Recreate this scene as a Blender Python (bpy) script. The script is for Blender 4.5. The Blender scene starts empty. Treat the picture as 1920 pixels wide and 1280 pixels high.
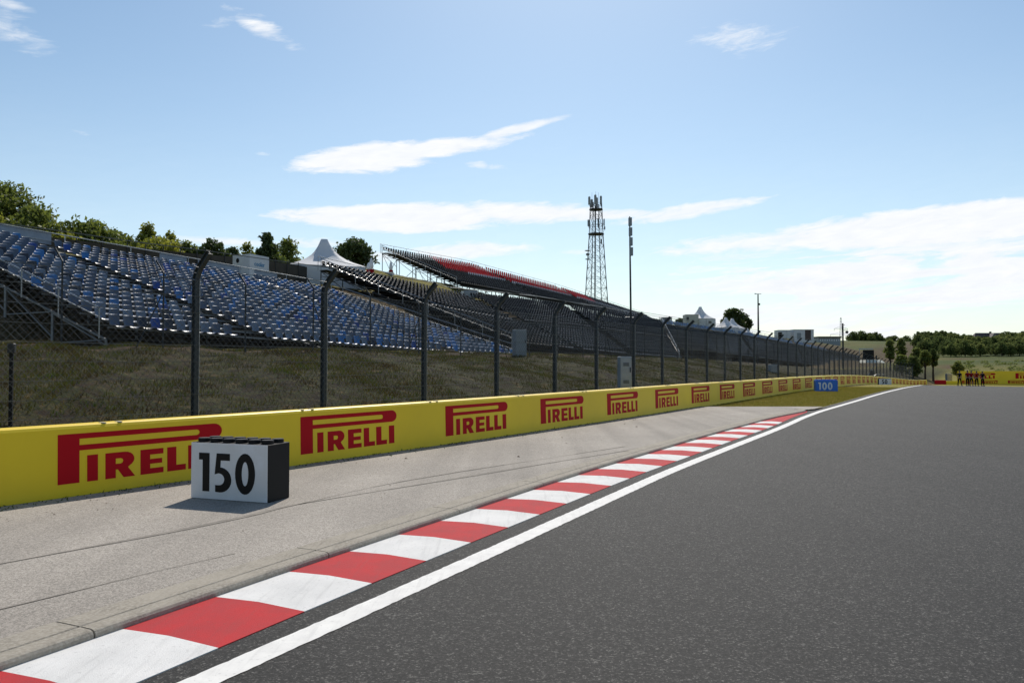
import bpy, bmesh, math, random
import numpy as np
from mathutils import Vector, Matrix
from mathutils.geometry import tessellate_polygon
random.seed(7); rng = np.random.default_rng(7)
R = math.radians
scn = bpy.context.scene
COL = scn.collection

# ------------------------------------------------------------------ camera
F = 1500.0; HC = 1.74; PITCH = math.atan(40/F)
cd = bpy.data.cameras.new('camera'); cam = bpy.data.objects.new('camera', cd); COL.objects.link(cam)
cd.sensor_width = 36; cd.lens = 36*F/1920; cd.clip_start = 0.05; cd.clip_end = 9000
cam.location = (0, 0, HC); cam.rotation_euler = (R(90)+PITCH, 0, 0)
scn.camera = cam

# ------------------------------------------------------------------ sky, sun, exposure
SUN_EL = R(45.5); SUN_AZ = R(5.0)
EXPOSURE = 0.0
W = bpy.data.worlds.new("World"); scn.world = W; W.use_nodes = True
nt = W.node_tree; N = nt.nodes; L = nt.links
for n in list(N): N.remove(n)
out = N.new('ShaderNodeOutputWorld'); bg = N.new('ShaderNodeBackground')
L.new(bg.outputs[0], out.inputs[0])
sky = N.new('ShaderNodeTexSky'); sky.sky_type = 'NISHITA'; sky.sun_disc = False
sky.sun_elevation = SUN_EL; sky.sun_rotation = SUN_AZ
sky.altitude = 200; sky.air_density = 1.0; sky.dust_density = 0.6; sky.ozone_density = 2.5
SKY_STRENGTH = 0.12
def V_(x):
    return x
def mth(op, a, b=None, c=None, clamp=False):
    n = N.new('ShaderNodeMath'); n.operation = op; n.use_clamp = clamp
    for i, v in enumerate((a, b, c)):
        if v is None: continue
        if isinstance(v, (int, float)): n.inputs[i].default_value = v
        else: L.new(v, n.inputs[i])
    return n.outputs[0]
tc = N.new('ShaderNodeTexCoord'); sx = N.new('ShaderNodeSeparateXYZ')
L.new(tc.outputs['Generated'], sx.inputs[0])
az = mth('ARCTAN2', sx.outputs[0], sx.outputs[1]); el = mth('ARCSINE', sx.outputs[2])
def noise_w(vec, scale, detail, rough=0.55, dist=0.0):
    n = N.new('ShaderNodeTexNoise'); n.inputs['Scale'].default_value = scale
    n.inputs['Detail'].default_value = detail; n.inputs['Roughness'].default_value = rough
    n.inputs['Distortion'].default_value = dist; L.new(vec, n.inputs['Vector']); return n.outputs[0]
cmb = N.new('ShaderNodeCombineXYZ'); L.new(az, cmb.inputs[0])
# streaky cloud coordinates: elevation stretched, slightly sheared
L.new(mth('MULTIPLY', mth('SUBTRACT', el, mth('MULTIPLY', az, 0.10)), 4.2), cmb.inputs[1])
nA = noise_w(cmb.outputs[0], 7.0, 8, 0.6, 0.3)
nB = noise_w(cmb.outputs[0], 26.0, 8, 0.65, 0.5)
nC = noise_w(cmb.outputs[0], 3.0, 5, 0.6, 0.2)
nz = mth('ADD', mth('MULTIPLY', mth('SUBTRACT', nA, 0.5), 1.5), mth('MULTIPLY', mth('SUBTRACT', nB, 0.5), 1.3))
def sky_xy(px, py):
    u = (px-960)/F; v = (680-py)/F
    return math.atan(u), math.atan(v/math.sqrt(1+u*u))
def blob(px, py, rx, ry, tilt=0.0, amp=0.8, soft=0.45, dens=1.0, pw=1.45):
    a0, e0 = sky_xy(px, py); rx /= F; ry /= F; t = R(tilt)
    da = mth('SUBTRACT', az, a0); de = mth('SUBTRACT', el, e0)
    qa = mth('DIVIDE', mth('ADD', mth('MULTIPLY', da, math.cos(t)), mth('MULTIPLY', de, math.sin(t))), rx)
    qe = mth('DIVIDE', mth('SUBTRACT', mth('MULTIPLY', de, math.cos(t)), mth('MULTIPLY', da, math.sin(t))), ry)
    d = mth('SUBTRACT', 1.0, mth('ADD', mth('POWER', mth('ABSOLUTE', qa), pw), mth('POWER', mth('ABSOLUTE', qe), 1.7)))
    d = mth('ADD', d, mth('MULTIPLY', nz, amp))
    m = N.new('ShaderNodeMapRange'); m.interpolation_type = 'SMOOTHSTEP'
    L.new(d, m.inputs[0]); m.inputs[1].default_value = 0.0; m.inputs[2].default_value = soft
    m.inputs[3].default_value = 0; m.inputs[4].default_value = dens
    return m.outputs[0]
blobs = [blob(706, 294, 178, 33, 8, 0.75, 0.55, 1), blob(820, 276, 190, 22, 9, 0.8, 0.65, 1), blob(950, 245, 145, 12, 14, 0.8, 0.8, .9),
         blob(760, 408, 280, 32, 1, 0.6, 0.5, 1), blob(960, 397, 250, 26, -1, 0.75, 0.7, 1), blob(1120, 402, 190, 14, 0, 1.0, 0.8, .92),
         blob(1290, 395, 175, 17, 7, 0.9, 0.8, .92), blob(880, 468, 190, 21, 2, 0.9, 0.9, .9), blob(1080, 472, 60, 8, 0, 1.2, 1.1, .6),
         blob(1810, 418, 390, 40, 1, 0.6, 0.5, 1, 2.2), blob(1560, 438, 370, 30, 3, 0.9, 0.8, .95),
         blob(430, 452, 130, 14, 0, 1.1, 1.1, .8), blob(600, 455, 120, 16, 0, 1.1, 1.1, .8), blob(700, 480, 200, 22, 0, 1.1, 1.1, .75),
         blob(15, 52, 80, 34, -10, 2.0, 2.0, .75), blob(478, 42, 80, 20, -20, 2.0, 1.6, 1), blob(408, 32, 48, 14, 22, 2.3, 2.0, .85), blob(10, 2, 50, 9, -5, 2.0, 1.8, .6),
         blob(1390, 66, 100, 32, -3, 1.7, 1.5, 1), blob(905, 308, 66, 8, -6, 1.9, 1.8, .7), blob(143, 245, 50, 8, -14, 2.6, 2.2, .5), blob(425, 282, 30, 6, 0, 2.3, 2.0, .5), blob(490, 286, 24, 5, 0, 2.3, 2.0, .5)]
m = blobs[0]
for b in blobs[1:]: m = mth('MAXIMUM', m, b)
# broken, streaky cloud bank low on the right
cm2 = N.new('ShaderNodeCombineXYZ'); L.new(az, cm2.inputs[0]); L.new(mth('MULTIPLY', mth('SUBTRACT', el, mth('MULTIPLY', az, 0.05)), 7.0), cm2.inputs[1]); cm2.inputs[2].default_value = 3.7
nD = noise_w(cm2.outputs[0], 6.5, 10, 0.62, 0.6)
def ramp01(x, lo, hi):
    r_ = N.new('ShaderNodeMapRange'); r_.interpolation_type = 'SMOOTHSTEP'; L.new(x, r_.inputs[0]); r_.inputs[1].default_value = lo; r_.inputs[2].default_value = hi; return r_.outputs[0]
reg = blob(1760, 530, 640, 125, 0, 0.35, 0.9, 1, 2.0); reg = mth('MAXIMUM', reg, blob(1560, 598, 560, 62, 0, 0.35, 0.9, 1, 2.0))
bank = mth('MULTIPLY', reg, ramp01(mth('ADD', nD, mth('MULTIPLY', reg, 0.12)), 0.50, 0.66))
m = mth('MAXIMUM', m, bank)
# thin veil that thickens toward the horizon
veil = mth('MULTIPLY', mth('POWER', mth('SUBTRACT', 1.0, mth('MINIMUM', mth('MULTIPLY', mth('ABSOLUTE', el), 2.1), 1.0)), 2.2), 0.5)
veil = mth('MULTIPLY', veil, mth('ADD', 0.72, mth('MULTIPLY', nC, 0.5)))
m = mth('MAXIMUM', m, veil, clamp=True)
gain = N.new('ShaderNodeMix'); gain.data_type = 'RGBA'; gain.blend_type = 'MULTIPLY'; gain.inputs[0].default_value = 1
L.new(sky.outputs[0], gain.inputs[6]); gain.inputs[7].default_value = (0.93, 1.0, 0.95, 1)
SKYGAIN = gain
mx = N.new('ShaderNodeMix'); mx.data_type = 'RGBA'; L.new(m, mx.inputs[0]); L.new(gain.outputs[2], mx.inputs[6])
CLOUD = (8.7, 8.75, 8.8, 1)
cshade = N.new('ShaderNodeMix'); cshade.data_type = 'RGBA'; L.new(mth('MULTIPLY', mth('SUBTRACT', nB, 0.30), 1.8, clamp=True), cshade.inputs[0])
cshade.inputs[6].default_value = (7.5, 7.8, 8.2, 1); cshade.inputs[7].default_value = CLOUD
L.new(cshade.outputs[2], mx.inputs[7])
L.new(mx.outputs[2], bg.inputs[0]); bg.inputs[1].default_value = SKY_STRENGTH

sd = bpy.data.lights.new('sun', 'SUN'); sd.energy = 4.3; sd.angle = R(0.53); sd.color = (1.0, 0.93, 0.83)
sun = bpy.data.objects.new('sun', sd); COL.objects.link(sun)
sv = Vector((math.sin(SUN_AZ)*math.cos(SUN_EL), math.cos(SUN_AZ)*math.cos(SUN_EL), math.sin(SUN_EL)))
sun.rotation_euler = sv.to_track_quat('Z', 'Y').to_euler(); sun.location = (0, 0, 60)
scn.view_settings.view_transform = 'Standard'; scn.view_settings.look = 'None'
scn.view_settings.exposure = EXPOSURE; scn.view_settings.gamma = 1.0; scn.view_settings.use_curve_mapping = False

# ------------------------------------------------------------------ pixel -> world (calibration only)
cp, sp_ = math.cos(PITCH), math.sin(PITCH)
def at(px, py, Y):
    u = (px-960)/F; v = (640-py)/F
    d = Vector((u, cp - v*sp_, sp_ + v*cp)); k = Y/d.y
    return Vector((0, 0, HC)) + d*k
def zpx(py, Y): return at(960, py, Y).z

# ------------------------------------------------------------------ materials
def mat(name, color=(.5, .5, .5), rough=.7, metal=0.0, var=None, scale=5.0, bump=0.0, bscale=60.0, spec=.5, detail=5, trans=0.0, var2=None, scale2=.4, seed=0.0):
    m = bpy.data.materials.new(name); m.use_nodes = True
    t = m.node_tree; b = t.nodes['Principled BSDF']
    b.inputs['Base Color'].default_value = (*color, 1); b.inputs['Roughness'].default_value = rough
    b.inputs['Metallic'].default_value = metal; b.inputs['Specular IOR Level'].default_value = spec
    co = t.nodes.new('ShaderNodeTexCoord')
    def nz(s, d=detail):
        n = t.nodes.new('ShaderNodeTexNoise'); n.inputs['Scale'].default_value = s; n.inputs['Detail'].default_value = d
        n.inputs['Roughness'].default_value = .62
        t.links.new(co.outputs['Object'], n.inputs['Vector']); return n.outputs[0]
    def ramp(src, lo, hi):
        r = t.nodes.new('ShaderNodeMapRange'); r.inputs[1].default_value = lo; r.inputs[2].default_value = hi
        t.links.new(src, r.inputs[0]); return r.outputs[0]
    last = None
    if var is not None:
        mx = t.nodes.new('ShaderNodeMix'); mx.data_type = 'RGBA'
        t.links.new(ramp(nz(scale), .35, .65), mx.inputs[0])
        mx.inputs[6].default_value = (*color, 1); mx.inputs[7].default_value = (*var, 1); last = mx.outputs[2]
    if var2 is not None:
        mx = t.nodes.new('ShaderNodeMix'); mx.data_type = 'RGBA'
        t.links.new(ramp(nz(scale2), .42, .62), mx.inputs[0])
        if last is not None: t.links.new(last, mx.inputs[6])
        else: mx.inputs[6].default_value = (*color, 1)
        mx.inputs[7].default_value = (*var2, 1); last = mx.outputs[2]
    if last is not None: t.links.new(last, b.inputs['Base Color'])
    if bump > 0:
        bp = t.nodes.new('ShaderNodeBump'); bp.inputs['Strength'].default_value = bump; bp.inputs['Distance'].default_value = .02
        t.links.new(nz(bscale, 4), bp.inputs['Height']); t.links.new(bp.outputs[0], b.inputs['Normal'])
    if trans > 0:
        o = t.nodes['Material Output']; tr = t.nodes.new('ShaderNodeBsdfTranslucent'); ms = t.nodes.new('ShaderNodeMixShader')
        ms.inputs[0].default_value = trans; t.links.new(b.outputs[0], ms.inputs[1]); t.links.new(tr.outputs[0], ms.inputs[2])
        if last is not None: t.links.new(last, tr.inputs[0])
        else: tr.inputs[0].default_value = (*color, 1)
        t.links.new(ms.outputs[0], o.inputs[0])
    return m

def asphalt_mat(name, dark, mid, light, s1, rough=.75, bump=.5, tint=None, big=.35, streak=None):
    m = bpy.data.materials.new(name); m.use_nodes = True; t = m.node_tree; b = t.nodes['Principled BSDF']
    co = t.nodes.new('ShaderNodeTexCoord')
    def nn(cls, **kw):
        n = t.nodes.new(cls)
        for k, v in kw.items(): n.inputs[k].default_value = v
        t.links.new(co.outputs['Object'], n.inputs['Vector']); return n
    def cell(sc):
        v = nn('ShaderNodeTexVoronoi', Scale=sc); sp = t.nodes.new('ShaderNodeSeparateColor'); t.links.new(v.outputs['Color'], sp.inputs[0]); return sp.outputs[0]
    def mul(a, k):
        q = t.nodes.new('ShaderNodeMath'); q.operation = 'MULTIPLY'; t.links.new(a, q.inputs[0]); q.inputs[1].default_value = k; return q.outputs[0]
    def add(a, c_):
        q = t.nodes.new('ShaderNodeMath'); q.operation = 'ADD'; t.links.new(a, q.inputs[0]); t.links.new(c_, q.inputs[1]); return q
    ad = add(add(mul(cell(s1*2.6), .30), mul(cell(s1*1.35), .45)).outputs[0], mul(cell(s1*.8), .25))
    cr = t.nodes.new('ShaderNodeValToRGB'); e = cr.color_ramp.elements
    e[0].position = .22; e[0].color = (*dark, 1); e[1].position = .86; e[1].color = (*light, 1)
    x = cr.color_ramp.elements.new(.47); x.color = (*mid, 1); x = cr.color_ramp.elements.new(.66); x.color = tuple(m_*1.45 for m_ in mid)+(1,)
    t.links.new(ad.outputs[0], cr.inputs[0])
    # broad, faint patches of wear
    n3 = nn('ShaderNodeTexNoise', Scale=big, Detail=5.0, Roughness=.6)
    mr = t.nodes.new('ShaderNodeMapRange'); t.links.new(n3.outputs[0], mr.inputs[0]); mr.inputs[1].default_value = .3; mr.inputs[2].default_value = .7
    mr.inputs[3].default_value = .86; mr.inputs[4].default_value = 1.12
    mm = t.nodes.new('ShaderNodeMix'); mm.data_type = 'RGBA'; mm.blend_type = 'MULTIPLY'; mm.inputs[0].default_value = 1
    t.links.new(cr.outputs[0], mm.inputs[6]); t.links.new(mr.outputs[0], mm.inputs[7])
    col = mm.outputs[2]
    if streak is not None:   # tyre-darkened bands along the driving direction
        mp = t.nodes.new('ShaderNodeMapping'); mp.inputs['Rotation'].default_value = (0, 0, R(streak)); mp.inputs['Scale'].default_value = (1.4, .03, 1)
        t.links.new(co.outputs['Object'], mp.inputs[0]); n4 = t.nodes.new('ShaderNodeTexNoise'); n4.inputs['Scale'].default_value = 1.0; n4.inputs['Detail'].default_value = 4
        t.links.new(mp.outputs[0], n4.inputs[0]); r4 = t.nodes.new('ShaderNodeMapRange'); t.links.new(n4.outputs[0], r4.inputs[0])
        r4.inputs[1].default_value = .35; r4.inputs[2].default_value = .65; r4.inputs[3].default_value = .85; r4.inputs[4].default_value = 1.08
        m5 = t.nodes.new('ShaderNodeMix'); m5.data_type = 'RGBA'; m5.blend_type = 'MULTIPLY'; m5.inputs[0].default_value = 1
        t.links.new(col, m5.inputs[6]); t.links.new(r4.outputs[0], m5.inputs[7]); col = m5.outputs[2]
    t.links.new(col, b.inputs['Base Color']); b.inputs['Roughness'].default_value = rough; b.inputs['Specular IOR Level'].default_value = .34
    bp = t.nodes.new('ShaderNodeBump'); bp.inputs['Strength'].default_value = bump; bp.inputs['Distance'].default_value = .006
    t.links.new(ad.outputs[0], bp.inputs['Height']); t.links.new(bp.outputs[0], b.inputs['Normal'])
    return m

M = {}
M['track'] = asphalt_mat('track_asphalt', (.002, .0019, .0018), (.0145, .0135, .0125), (.15, .142, .13), 62, .80, 1.0, streak=-32)
M['runoff'] = asphalt_mat('worn_runoff', (.20, .18, .155), (.285, .255, .22), (.42, .38, .335), 80, .9, .3, streak=-32)
M['concrete'] = mat('kerb_concrete', (.37, .33, .27), .95, var=(.28, .25, .205), scale=3, bump=.4, bscale=150, var2=(.41, .37, .31), scale2=40, spec=.2)
M['white_paint'] = mat('white_paint', (.82, .80, .76), .8, spec=.2, var=(.72, .70, .67), scale=6, bump=.25, bscale=170)
M['kerb_white'] = mat('kerb_white', (.74, .725, .70), .8, spec=.2, var=(.64, .63, .61), scale=2.2, bump=.3, bscale=120)
M['kerb_red'] = mat('kerb_red', (.50, .028, .032), .8, spec=.18, var=(.40, .035, .04), scale=2.6, bump=.3, bscale=120)
M['yellow'] = mat('yellow_vinyl', (.90, .63, .016), .42, var=(.84, .58, .016), scale=.8, spec=.35, bump=.08, bscale=2.2)
M['red'] = mat('logo_red', (.48, .006, .012), .6, spec=.12)
M['galv'] = mat('fence_post_steel', (.05, .062, .07), .6, .1, var=(.038, .047, .055), scale=9, spec=.3)
M['wire'] = mat('wire_steel', (.10, .105, .105), .5, .4)
M['darkmetal'] = mat('dark_metal', (.03, .032, .035), .5, .4)
M['stand_steel'] = mat('stand_steel', (.24, .25, .255), .55, .2, var=(.17, .18, .19), scale=3)
M['dark_steel'] = mat('dark_steel', (.035, .037, .04), .5, .3)
M['rail'] = mat('rail_steel', (.36, .37, .38), .4, .6)
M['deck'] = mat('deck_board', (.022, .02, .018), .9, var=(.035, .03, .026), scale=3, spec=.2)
M['panel'] = mat('pale_panel', (.30, .35, .42), .5, var=(.24, .28, .35), scale=2)
M['tent'] = mat('tent_fabric', (.74, .75, .78), .7, trans=.25)
M['white_box'] = mat('white_box', (.66, .67, .68), .5, var=(.56, .57, .58), scale=2)
M['grey_box'] = mat('grey_box', (.27, .30, .32), .55, var=(.22, .245, .26), scale=3)
M['cream_box'] = mat('cream_box', (.50, .50, .44), .6, var=(.42, .43, .39), scale=2)
M['black'] = mat('black_plastic', (.006, .006, .0065), .6, spec=.25)
M['sign_white'] = mat('sign_white', (.72, .73, .76), .45, var=(.67, .675, .69), scale=6, var2=(.66, .66, .66), scale2=1.5)
M['sign_blue'] = mat('sign_blue', (.012, .14, .58), .5)
M['sign_digit_light'] = mat('sign_digit_light', (.62, .66, .72), .5)
M['rust'] = mat('rust_pole', (.16, .04, .02), .8)
M['soil'] = mat('soil', (.10, .065, .04), .95, var=(.16, .11, .07), scale=8, bump=.8, bscale=20)
M['wood_wall'] = mat('brown_hoarding', (.045, .038, .03), .9, var=(.065, .055, .042), scale=1.5)
M['leaf_a'] = mat('leaf_mid', (.11, .145, .028), .6, var=(.19, .22, .04), scale=.8, trans=.5)
M['leaf_b'] = mat('leaf_yellow', (.30, .30, .04), .6, var=(.16, .19, .03), scale=.9, trans=.55)
M['leaf_c'] = mat('leaf_dark', (.045, .07, .02), .6, var=(.08, .11, .026), scale=.7, trans=.4)
M['leaf_far'] = mat('leaf_far', (.085, .115, .035), .9, spec=.1, var=(.14, .17, .055), scale=.25, trans=.45)
M['leaf_far2'] = mat('leaf_far_olive', (.15, .18, .045), .9, spec=.1, var=(.21, .235, .08), scale=.3, trans=.5)
M['bark'] = mat('bark', (.07, .05, .035), .95, var=(.045, .033, .025), scale=6, bump=.8, bscale=30)
M['grass_blade'] = mat('grass_blade', (.050, .085, .010), .8, spec=.15, var=(.135, .10, .028), scale=2.2, trans=.35, var2=(.060, .042, .020), scale2=1.1)
M['lawn_blade'] = mat('lawn_blade', (.21, .20, .03), .8, spec=.15, var=(.30, .24, .06), scale=1.2, trans=.35)
M['skin'] = mat('skin', (.30, .17, .12), .7)
M['shirt_red'] = mat('shirt_red', (.28, .008, .012), .9, spec=.1)
M['shirt_navy'] = mat('shirt_navy', (.007, .009, .016), .9, spec=.1)
M['trouser'] = mat('dark_trousers', (.006, .006, .007), .9, spec=.1)
M['hair'] = mat('hair', (.02, .014, .01), .7)
M['canopy'] = mat('canopy_cream', (.75, .73, .60), .6)
M['glass'] = mat('dark_glass', (.03, .04, .05), .15)
M['roof'] = mat('roof_tile', (.10, .07, .06), .8, var=(.07, .05, .045), scale=2)
M['housewall'] = mat('house_wall', (.22, .19, .17), .8)
SEATC = {'slate': (.080, .105, .160), 'dark': (.024, .031, .052), 'sky': (.035, .155, .38), 'royal': (.016, .06, .26), 'faded': (.14, .18, .25),
         'black': (.005, .005, .006), 'red': (.62, .006, .012), 'grey': (.010, .012, .014), 'pale': (.45, .45, .47), 'bluegrey': (.05, .075, .12)}
for k, c in SEATC.items(): M['seat_'+k] = mat('seat_'+k, c, .34, spec=.3) if k not in ('black', 'grey', 'red') else mat('seat_'+k, c, .6, spec=.08)
M['seat_rim'] = mat('seat_rim', (.05, .05, .055), .26, spec=1.0)

def scuffed(m, k=.35, ang=-32):
    t = m.node_tree; b = t.nodes['Principled BSDF']; src = b.inputs['Base Color'].links[0].from_socket
    co = t.nodes.new('ShaderNodeTexCoord'); mp = t.nodes.new('ShaderNodeMapping'); mp.inputs['Rotation'].default_value = (0, 0, R(ang)); mp.inputs['Scale'].default_value = (9, .5, 1)
    t.links.new(co.outputs['Object'], mp.inputs[0]); n = t.nodes.new('ShaderNodeTexNoise'); n.inputs['Scale'].default_value = 1.6; n.inputs['Detail'].default_value = 7; n.inputs['Roughness'].default_value = .7
    t.links.new(mp.outputs[0], n.inputs[0]); r_ = t.nodes.new('ShaderNodeMapRange'); r_.inputs[1].default_value = .52; r_.inputs[2].default_value = .78; r_.inputs[3].default_value = 0; r_.inputs[4].default_value = k
    t.links.new(n.outputs[0], r_.inputs[0]); n2 = t.nodes.new('ShaderNodeTexNoise'); n2.inputs['Scale'].default_value = 38; n2.inputs['Detail'].default_value = 4; t.links.new(co.outputs['Object'], n2.inputs[0])
    r2 = t.nodes.new('ShaderNodeMapRange'); r2.inputs[1].default_value = .60; r2.inputs[2].default_value = .72; r2.inputs[4].default_value = k*.8; t.links.new(n2.outputs[0], r2.inputs[0])
    mxx = t.nodes.new('ShaderNodeMath'); mxx.operation = 'MAXIMUM'; t.links.new(r_.outputs[0], mxx.inputs[0]); t.links.new(r2.outputs[0], mxx.inputs[1])
    x = t.nodes.new('ShaderNodeMix'); x.data_type = 'RGBA'; t.links.new(mxx.outputs[0], x.inputs[0]); t.links.new(src, x.inputs[6]); x.inputs[7].default_value = (.10, .09, .085, 1); t.links.new(x.outputs[2], b.inputs['Base Color'])
for k_, v_ in (('kerb_white', .30), ('kerb_red', .30), ('white_paint', .28), ('concrete', .35)): scuffed(M[k_], v_)

# ground material: grass, dry patches, soil on the bank
def ground_material():
    m = bpy.data.materials.new('ground_grass'); m.use_nodes = True; t = m.node_tree; b = t.nodes['Principled BSDF']
    g = t.nodes.new('ShaderNodeNewGeometry')
    def nz(s, d=6, r=.65):
        n = t.nodes.new('ShaderNodeTexNoise'); n.inputs['Scale'].default_value = s; n.inputs['Detail'].default_value = d; n.inputs['Roughness'].default_value = r
        t.links.new(g.outputs['Position'], n.inputs['Vector']); return n.outputs[0]
    def rmp(src, stops):
        c = t.nodes.new('ShaderNodeValToRGB'); e = c.color_ramp.elements
        e[0].position, e[0].color = stops[0][0], (*stops[0][1], 1); e[1].position, e[1].color = stops[-1][0], (*stops[-1][1], 1)
        for p, k in stops[1:-1]:
            x = e.new(p); x.color = (*k, 1)
        t.links.new(src, c.inputs[0]); return c.outputs[0]
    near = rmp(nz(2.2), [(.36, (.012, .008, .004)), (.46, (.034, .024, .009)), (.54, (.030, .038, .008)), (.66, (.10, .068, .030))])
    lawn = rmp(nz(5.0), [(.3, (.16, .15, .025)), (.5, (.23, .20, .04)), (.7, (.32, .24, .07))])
    far = rmp(nz(.012, 4), [(.40, (.040, .058, .012)), (.50, (.060, .078, .018)), (.68, (.125, .11, .035)), (.78, (.055, .065, .018))])
    at_ = t.nodes.new('ShaderNodeAttribute'); at_.attribute_name = 'zone'
    sp = t.nodes.new('ShaderNodeSeparateColor'); t.links.new(at_.outputs['Color'], sp.inputs[0])
    def mixc(f, a, c):
        x = t.nodes.new('ShaderNodeMix'); x.data_type = 'RGBA'; t.links.new(f, x.inputs[0]); t.links.new(a, x.inputs[6]); t.links.new(c, x.inputs[7]); return x.outputs[2]
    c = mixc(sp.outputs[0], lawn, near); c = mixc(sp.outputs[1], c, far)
    soil = rmp(nz(9), [(.36, (.02, .014, .010)), (.5, (.06, .035, .02)), (.64, (.17, .10, .06))])
    c = mixc(sp.outputs[2], c, soil)
    t.links.new(c, b.inputs['Base Color']); b.inputs['Roughness'].default_value = .95; b.inputs['Specular IOR Level'].default_value = .12
    bp = t.nodes.new('ShaderNodeBump'); bp.inputs['Strength'].default_value = .9; bp.inputs['Distance'].default_value = .12
    t.links.new(nz(7, 8, .7), bp.inputs['Height']); t.links.new(bp.outputs[0], b.inputs['Normal'])
    return m
M['ground'] = ground_material()

# ------------------------------------------------------------------ mesh helpers
class MB:
    def __init__(s): s.v = []; s.f = []; s.m = []
    def add(s, vs, fs, mi=0):
        o = len(s.v); s.v += [tuple(x) for x in vs]; s.f += [tuple(o+i for i in f) for f in fs]; s.m += [mi]*len(fs); return s
    def hexa(s, b, t, mi=0):      # bottom 4 points, top 4 points
        return s.add(list(b)+list(t), [(3, 2, 1, 0), (4, 5, 6, 7), (0, 1, 5, 4), (1, 2, 6, 5), (2, 3, 7, 6), (3, 0, 4, 7)], mi)
    def box(s, c, size, rz=0.0, mi=0, bevel=0.0):   # c = centre of the bottom face
        x, y, z = size[0]/2, size[1]/2, size[2]; ca, sa = math.cos(rz), math.sin(rz)
        P = lambda a, b_, h: (c[0]+a*ca-b_*sa, c[1]+a*sa+b_*ca, c[2]+h)
        if bevel <= 0:
            return s.hexa([P(-x, -y, 0), P(x, -y, 0), P(x, y, 0), P(-x, y, 0)], [P(-x, -y, z), P(x, -y, z), P(x, y, z), P(-x, y, z)], mi)
        B = bevel
        ring = lambda d, h: [P(-x+B+d*0, -y+d, h) if 0 else None]
        def oct(i, h):
            xx, yy = x-i, y-i; k = B
            return [P(-xx+k, -yy, h), P(xx-k, -yy, h), P(xx, -yy+k, h), P(xx, yy-k, h), P(xx-k, yy, h), P(-xx+k, yy, h), P(-xx, yy-k, h), P(-xx, -yy+k, h)]
        rs = [oct(B, 0), oct(0, B), oct(0, z-B), oct(B, z)]
        vs = [p for r in rs for p in r]; fs = []
        for a in range(3):
            for i in range(8): fs.append((a*8+i, a*8+(i+1) % 8, (a+1)*8+(i+1) % 8, (a+1)*8+i))
        fs.append(tuple(range(7, -1, -1))); fs.append(tuple(24+i for i in range(8)))
        return s.add(vs, fs, mi)
    def tube(s, pts, r, n=6, mi=0, cap=True):
        pts = [Vector(p) for p in pts]; rr = r if isinstance(r, (list, tuple)) else [r]*len(pts)
        vs = []; fs = []
        for i, p in enumerate(pts):
            d = (pts[min(i+1, len(pts)-1)] - pts[max(i-1, 0)])
            if d.length < 1e-9: d = Vector((0, 0, 1))
            d.normalize(); a = Vector((0, 0, 1)) if abs(d.z) < .9 else Vector((1, 0, 0))
            u = d.cross(a).normalized(); w = d.cross(u)
            for k in range(n):
                an = 2*math.pi*(k+.5)/n; vs.append(p + (u*math.cos(an)+w*math.sin(an))*rr[i])
        for i in range(len(pts)-1):
            for k in range(n): fs.append((i*n+k, (i+1)*n+k, (i+1)*n+(k+1) % n, i*n+(k+1) % n))
        if cap: fs.append(tuple(range(n))); fs.append(tuple((len(pts)-1)*n+k for k in range(n-1, -1, -1)))
        return s.add(vs, fs, mi)
    def lathe(s, c, prof, n=16, mi=0):       # prof: (r, z)
        vs = []; fs = []
        for r_, z in prof:
            for k in range(n): a = 2*math.pi*k/n; vs.append((c[0]+r_*math.cos(a), c[1]+r_*math.sin(a), c[2]+z))
        for i in range(len(prof)-1):
            for k in range(n): fs.append((i*n+k, i*n+(k+1) % n, (i+1)*n+(k+1) % n, (i+1)*n+k))
        fs.append(tuple(range(n-1, -1, -1))); fs.append(tuple((len(prof)-1)*n+k for k in range(n)))
        return s.add(vs, fs, mi)
    def sweep(s, pts, n0, n1, z0, z1, nvec, mi=0):   # box section swept along pts, n0..n1 sideways along nvec
        nv = Vector(nvec); A = []
        for p in pts:
            p = Vector(p); A += [p+nv*n0+Vector((0, 0, z0)), p+nv*n1+Vector((0, 0, z0)), p+nv*n1+Vector((0, 0, z1)), p+nv*n0+Vector((0, 0, z1))]
        fs = []
        for i in range(len(pts)-1):
            for k in range(4): fs.append((i*4+k, i*4+(k+1) % 4, (i+1)*4+(k+1) % 4, (i+1)*4+k))
        fs.append((3, 2, 1, 0)); e = (len(pts)-1)*4; fs.append((e, e+1, e+2, e+3))
        return s.add(A, fs, mi)
    def build(s, name, mats, parent=None, origin=None, smooth=False):
        me = bpy.data.meshes.new(name); me.from_pydata(s.v, [], s.f); me.update()
        for mm in (mats if isinstance(mats, (list, tuple)) else [mats]): me.materials.append(mm)
        if any(s.m): me.polygons.foreach_set('material_index', s.m)
        if smooth: me.polygons.foreach_set('use_smooth', [True]*len(me.polygons))
        o = bpy.data.objects.new(name, me); COL.objects.link(o)
        if parent is not None: o.parent = parent
        if origin is not None:
            me.transform(Matrix.Translation(-Vector(origin))); o.location = origin
        elif parent is not None:
            me.transform(Matrix.Translation(-parent.location))
            if parent.parent is not None: me.transform(Matrix.Translation(-parent.parent.location))
        return o
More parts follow.
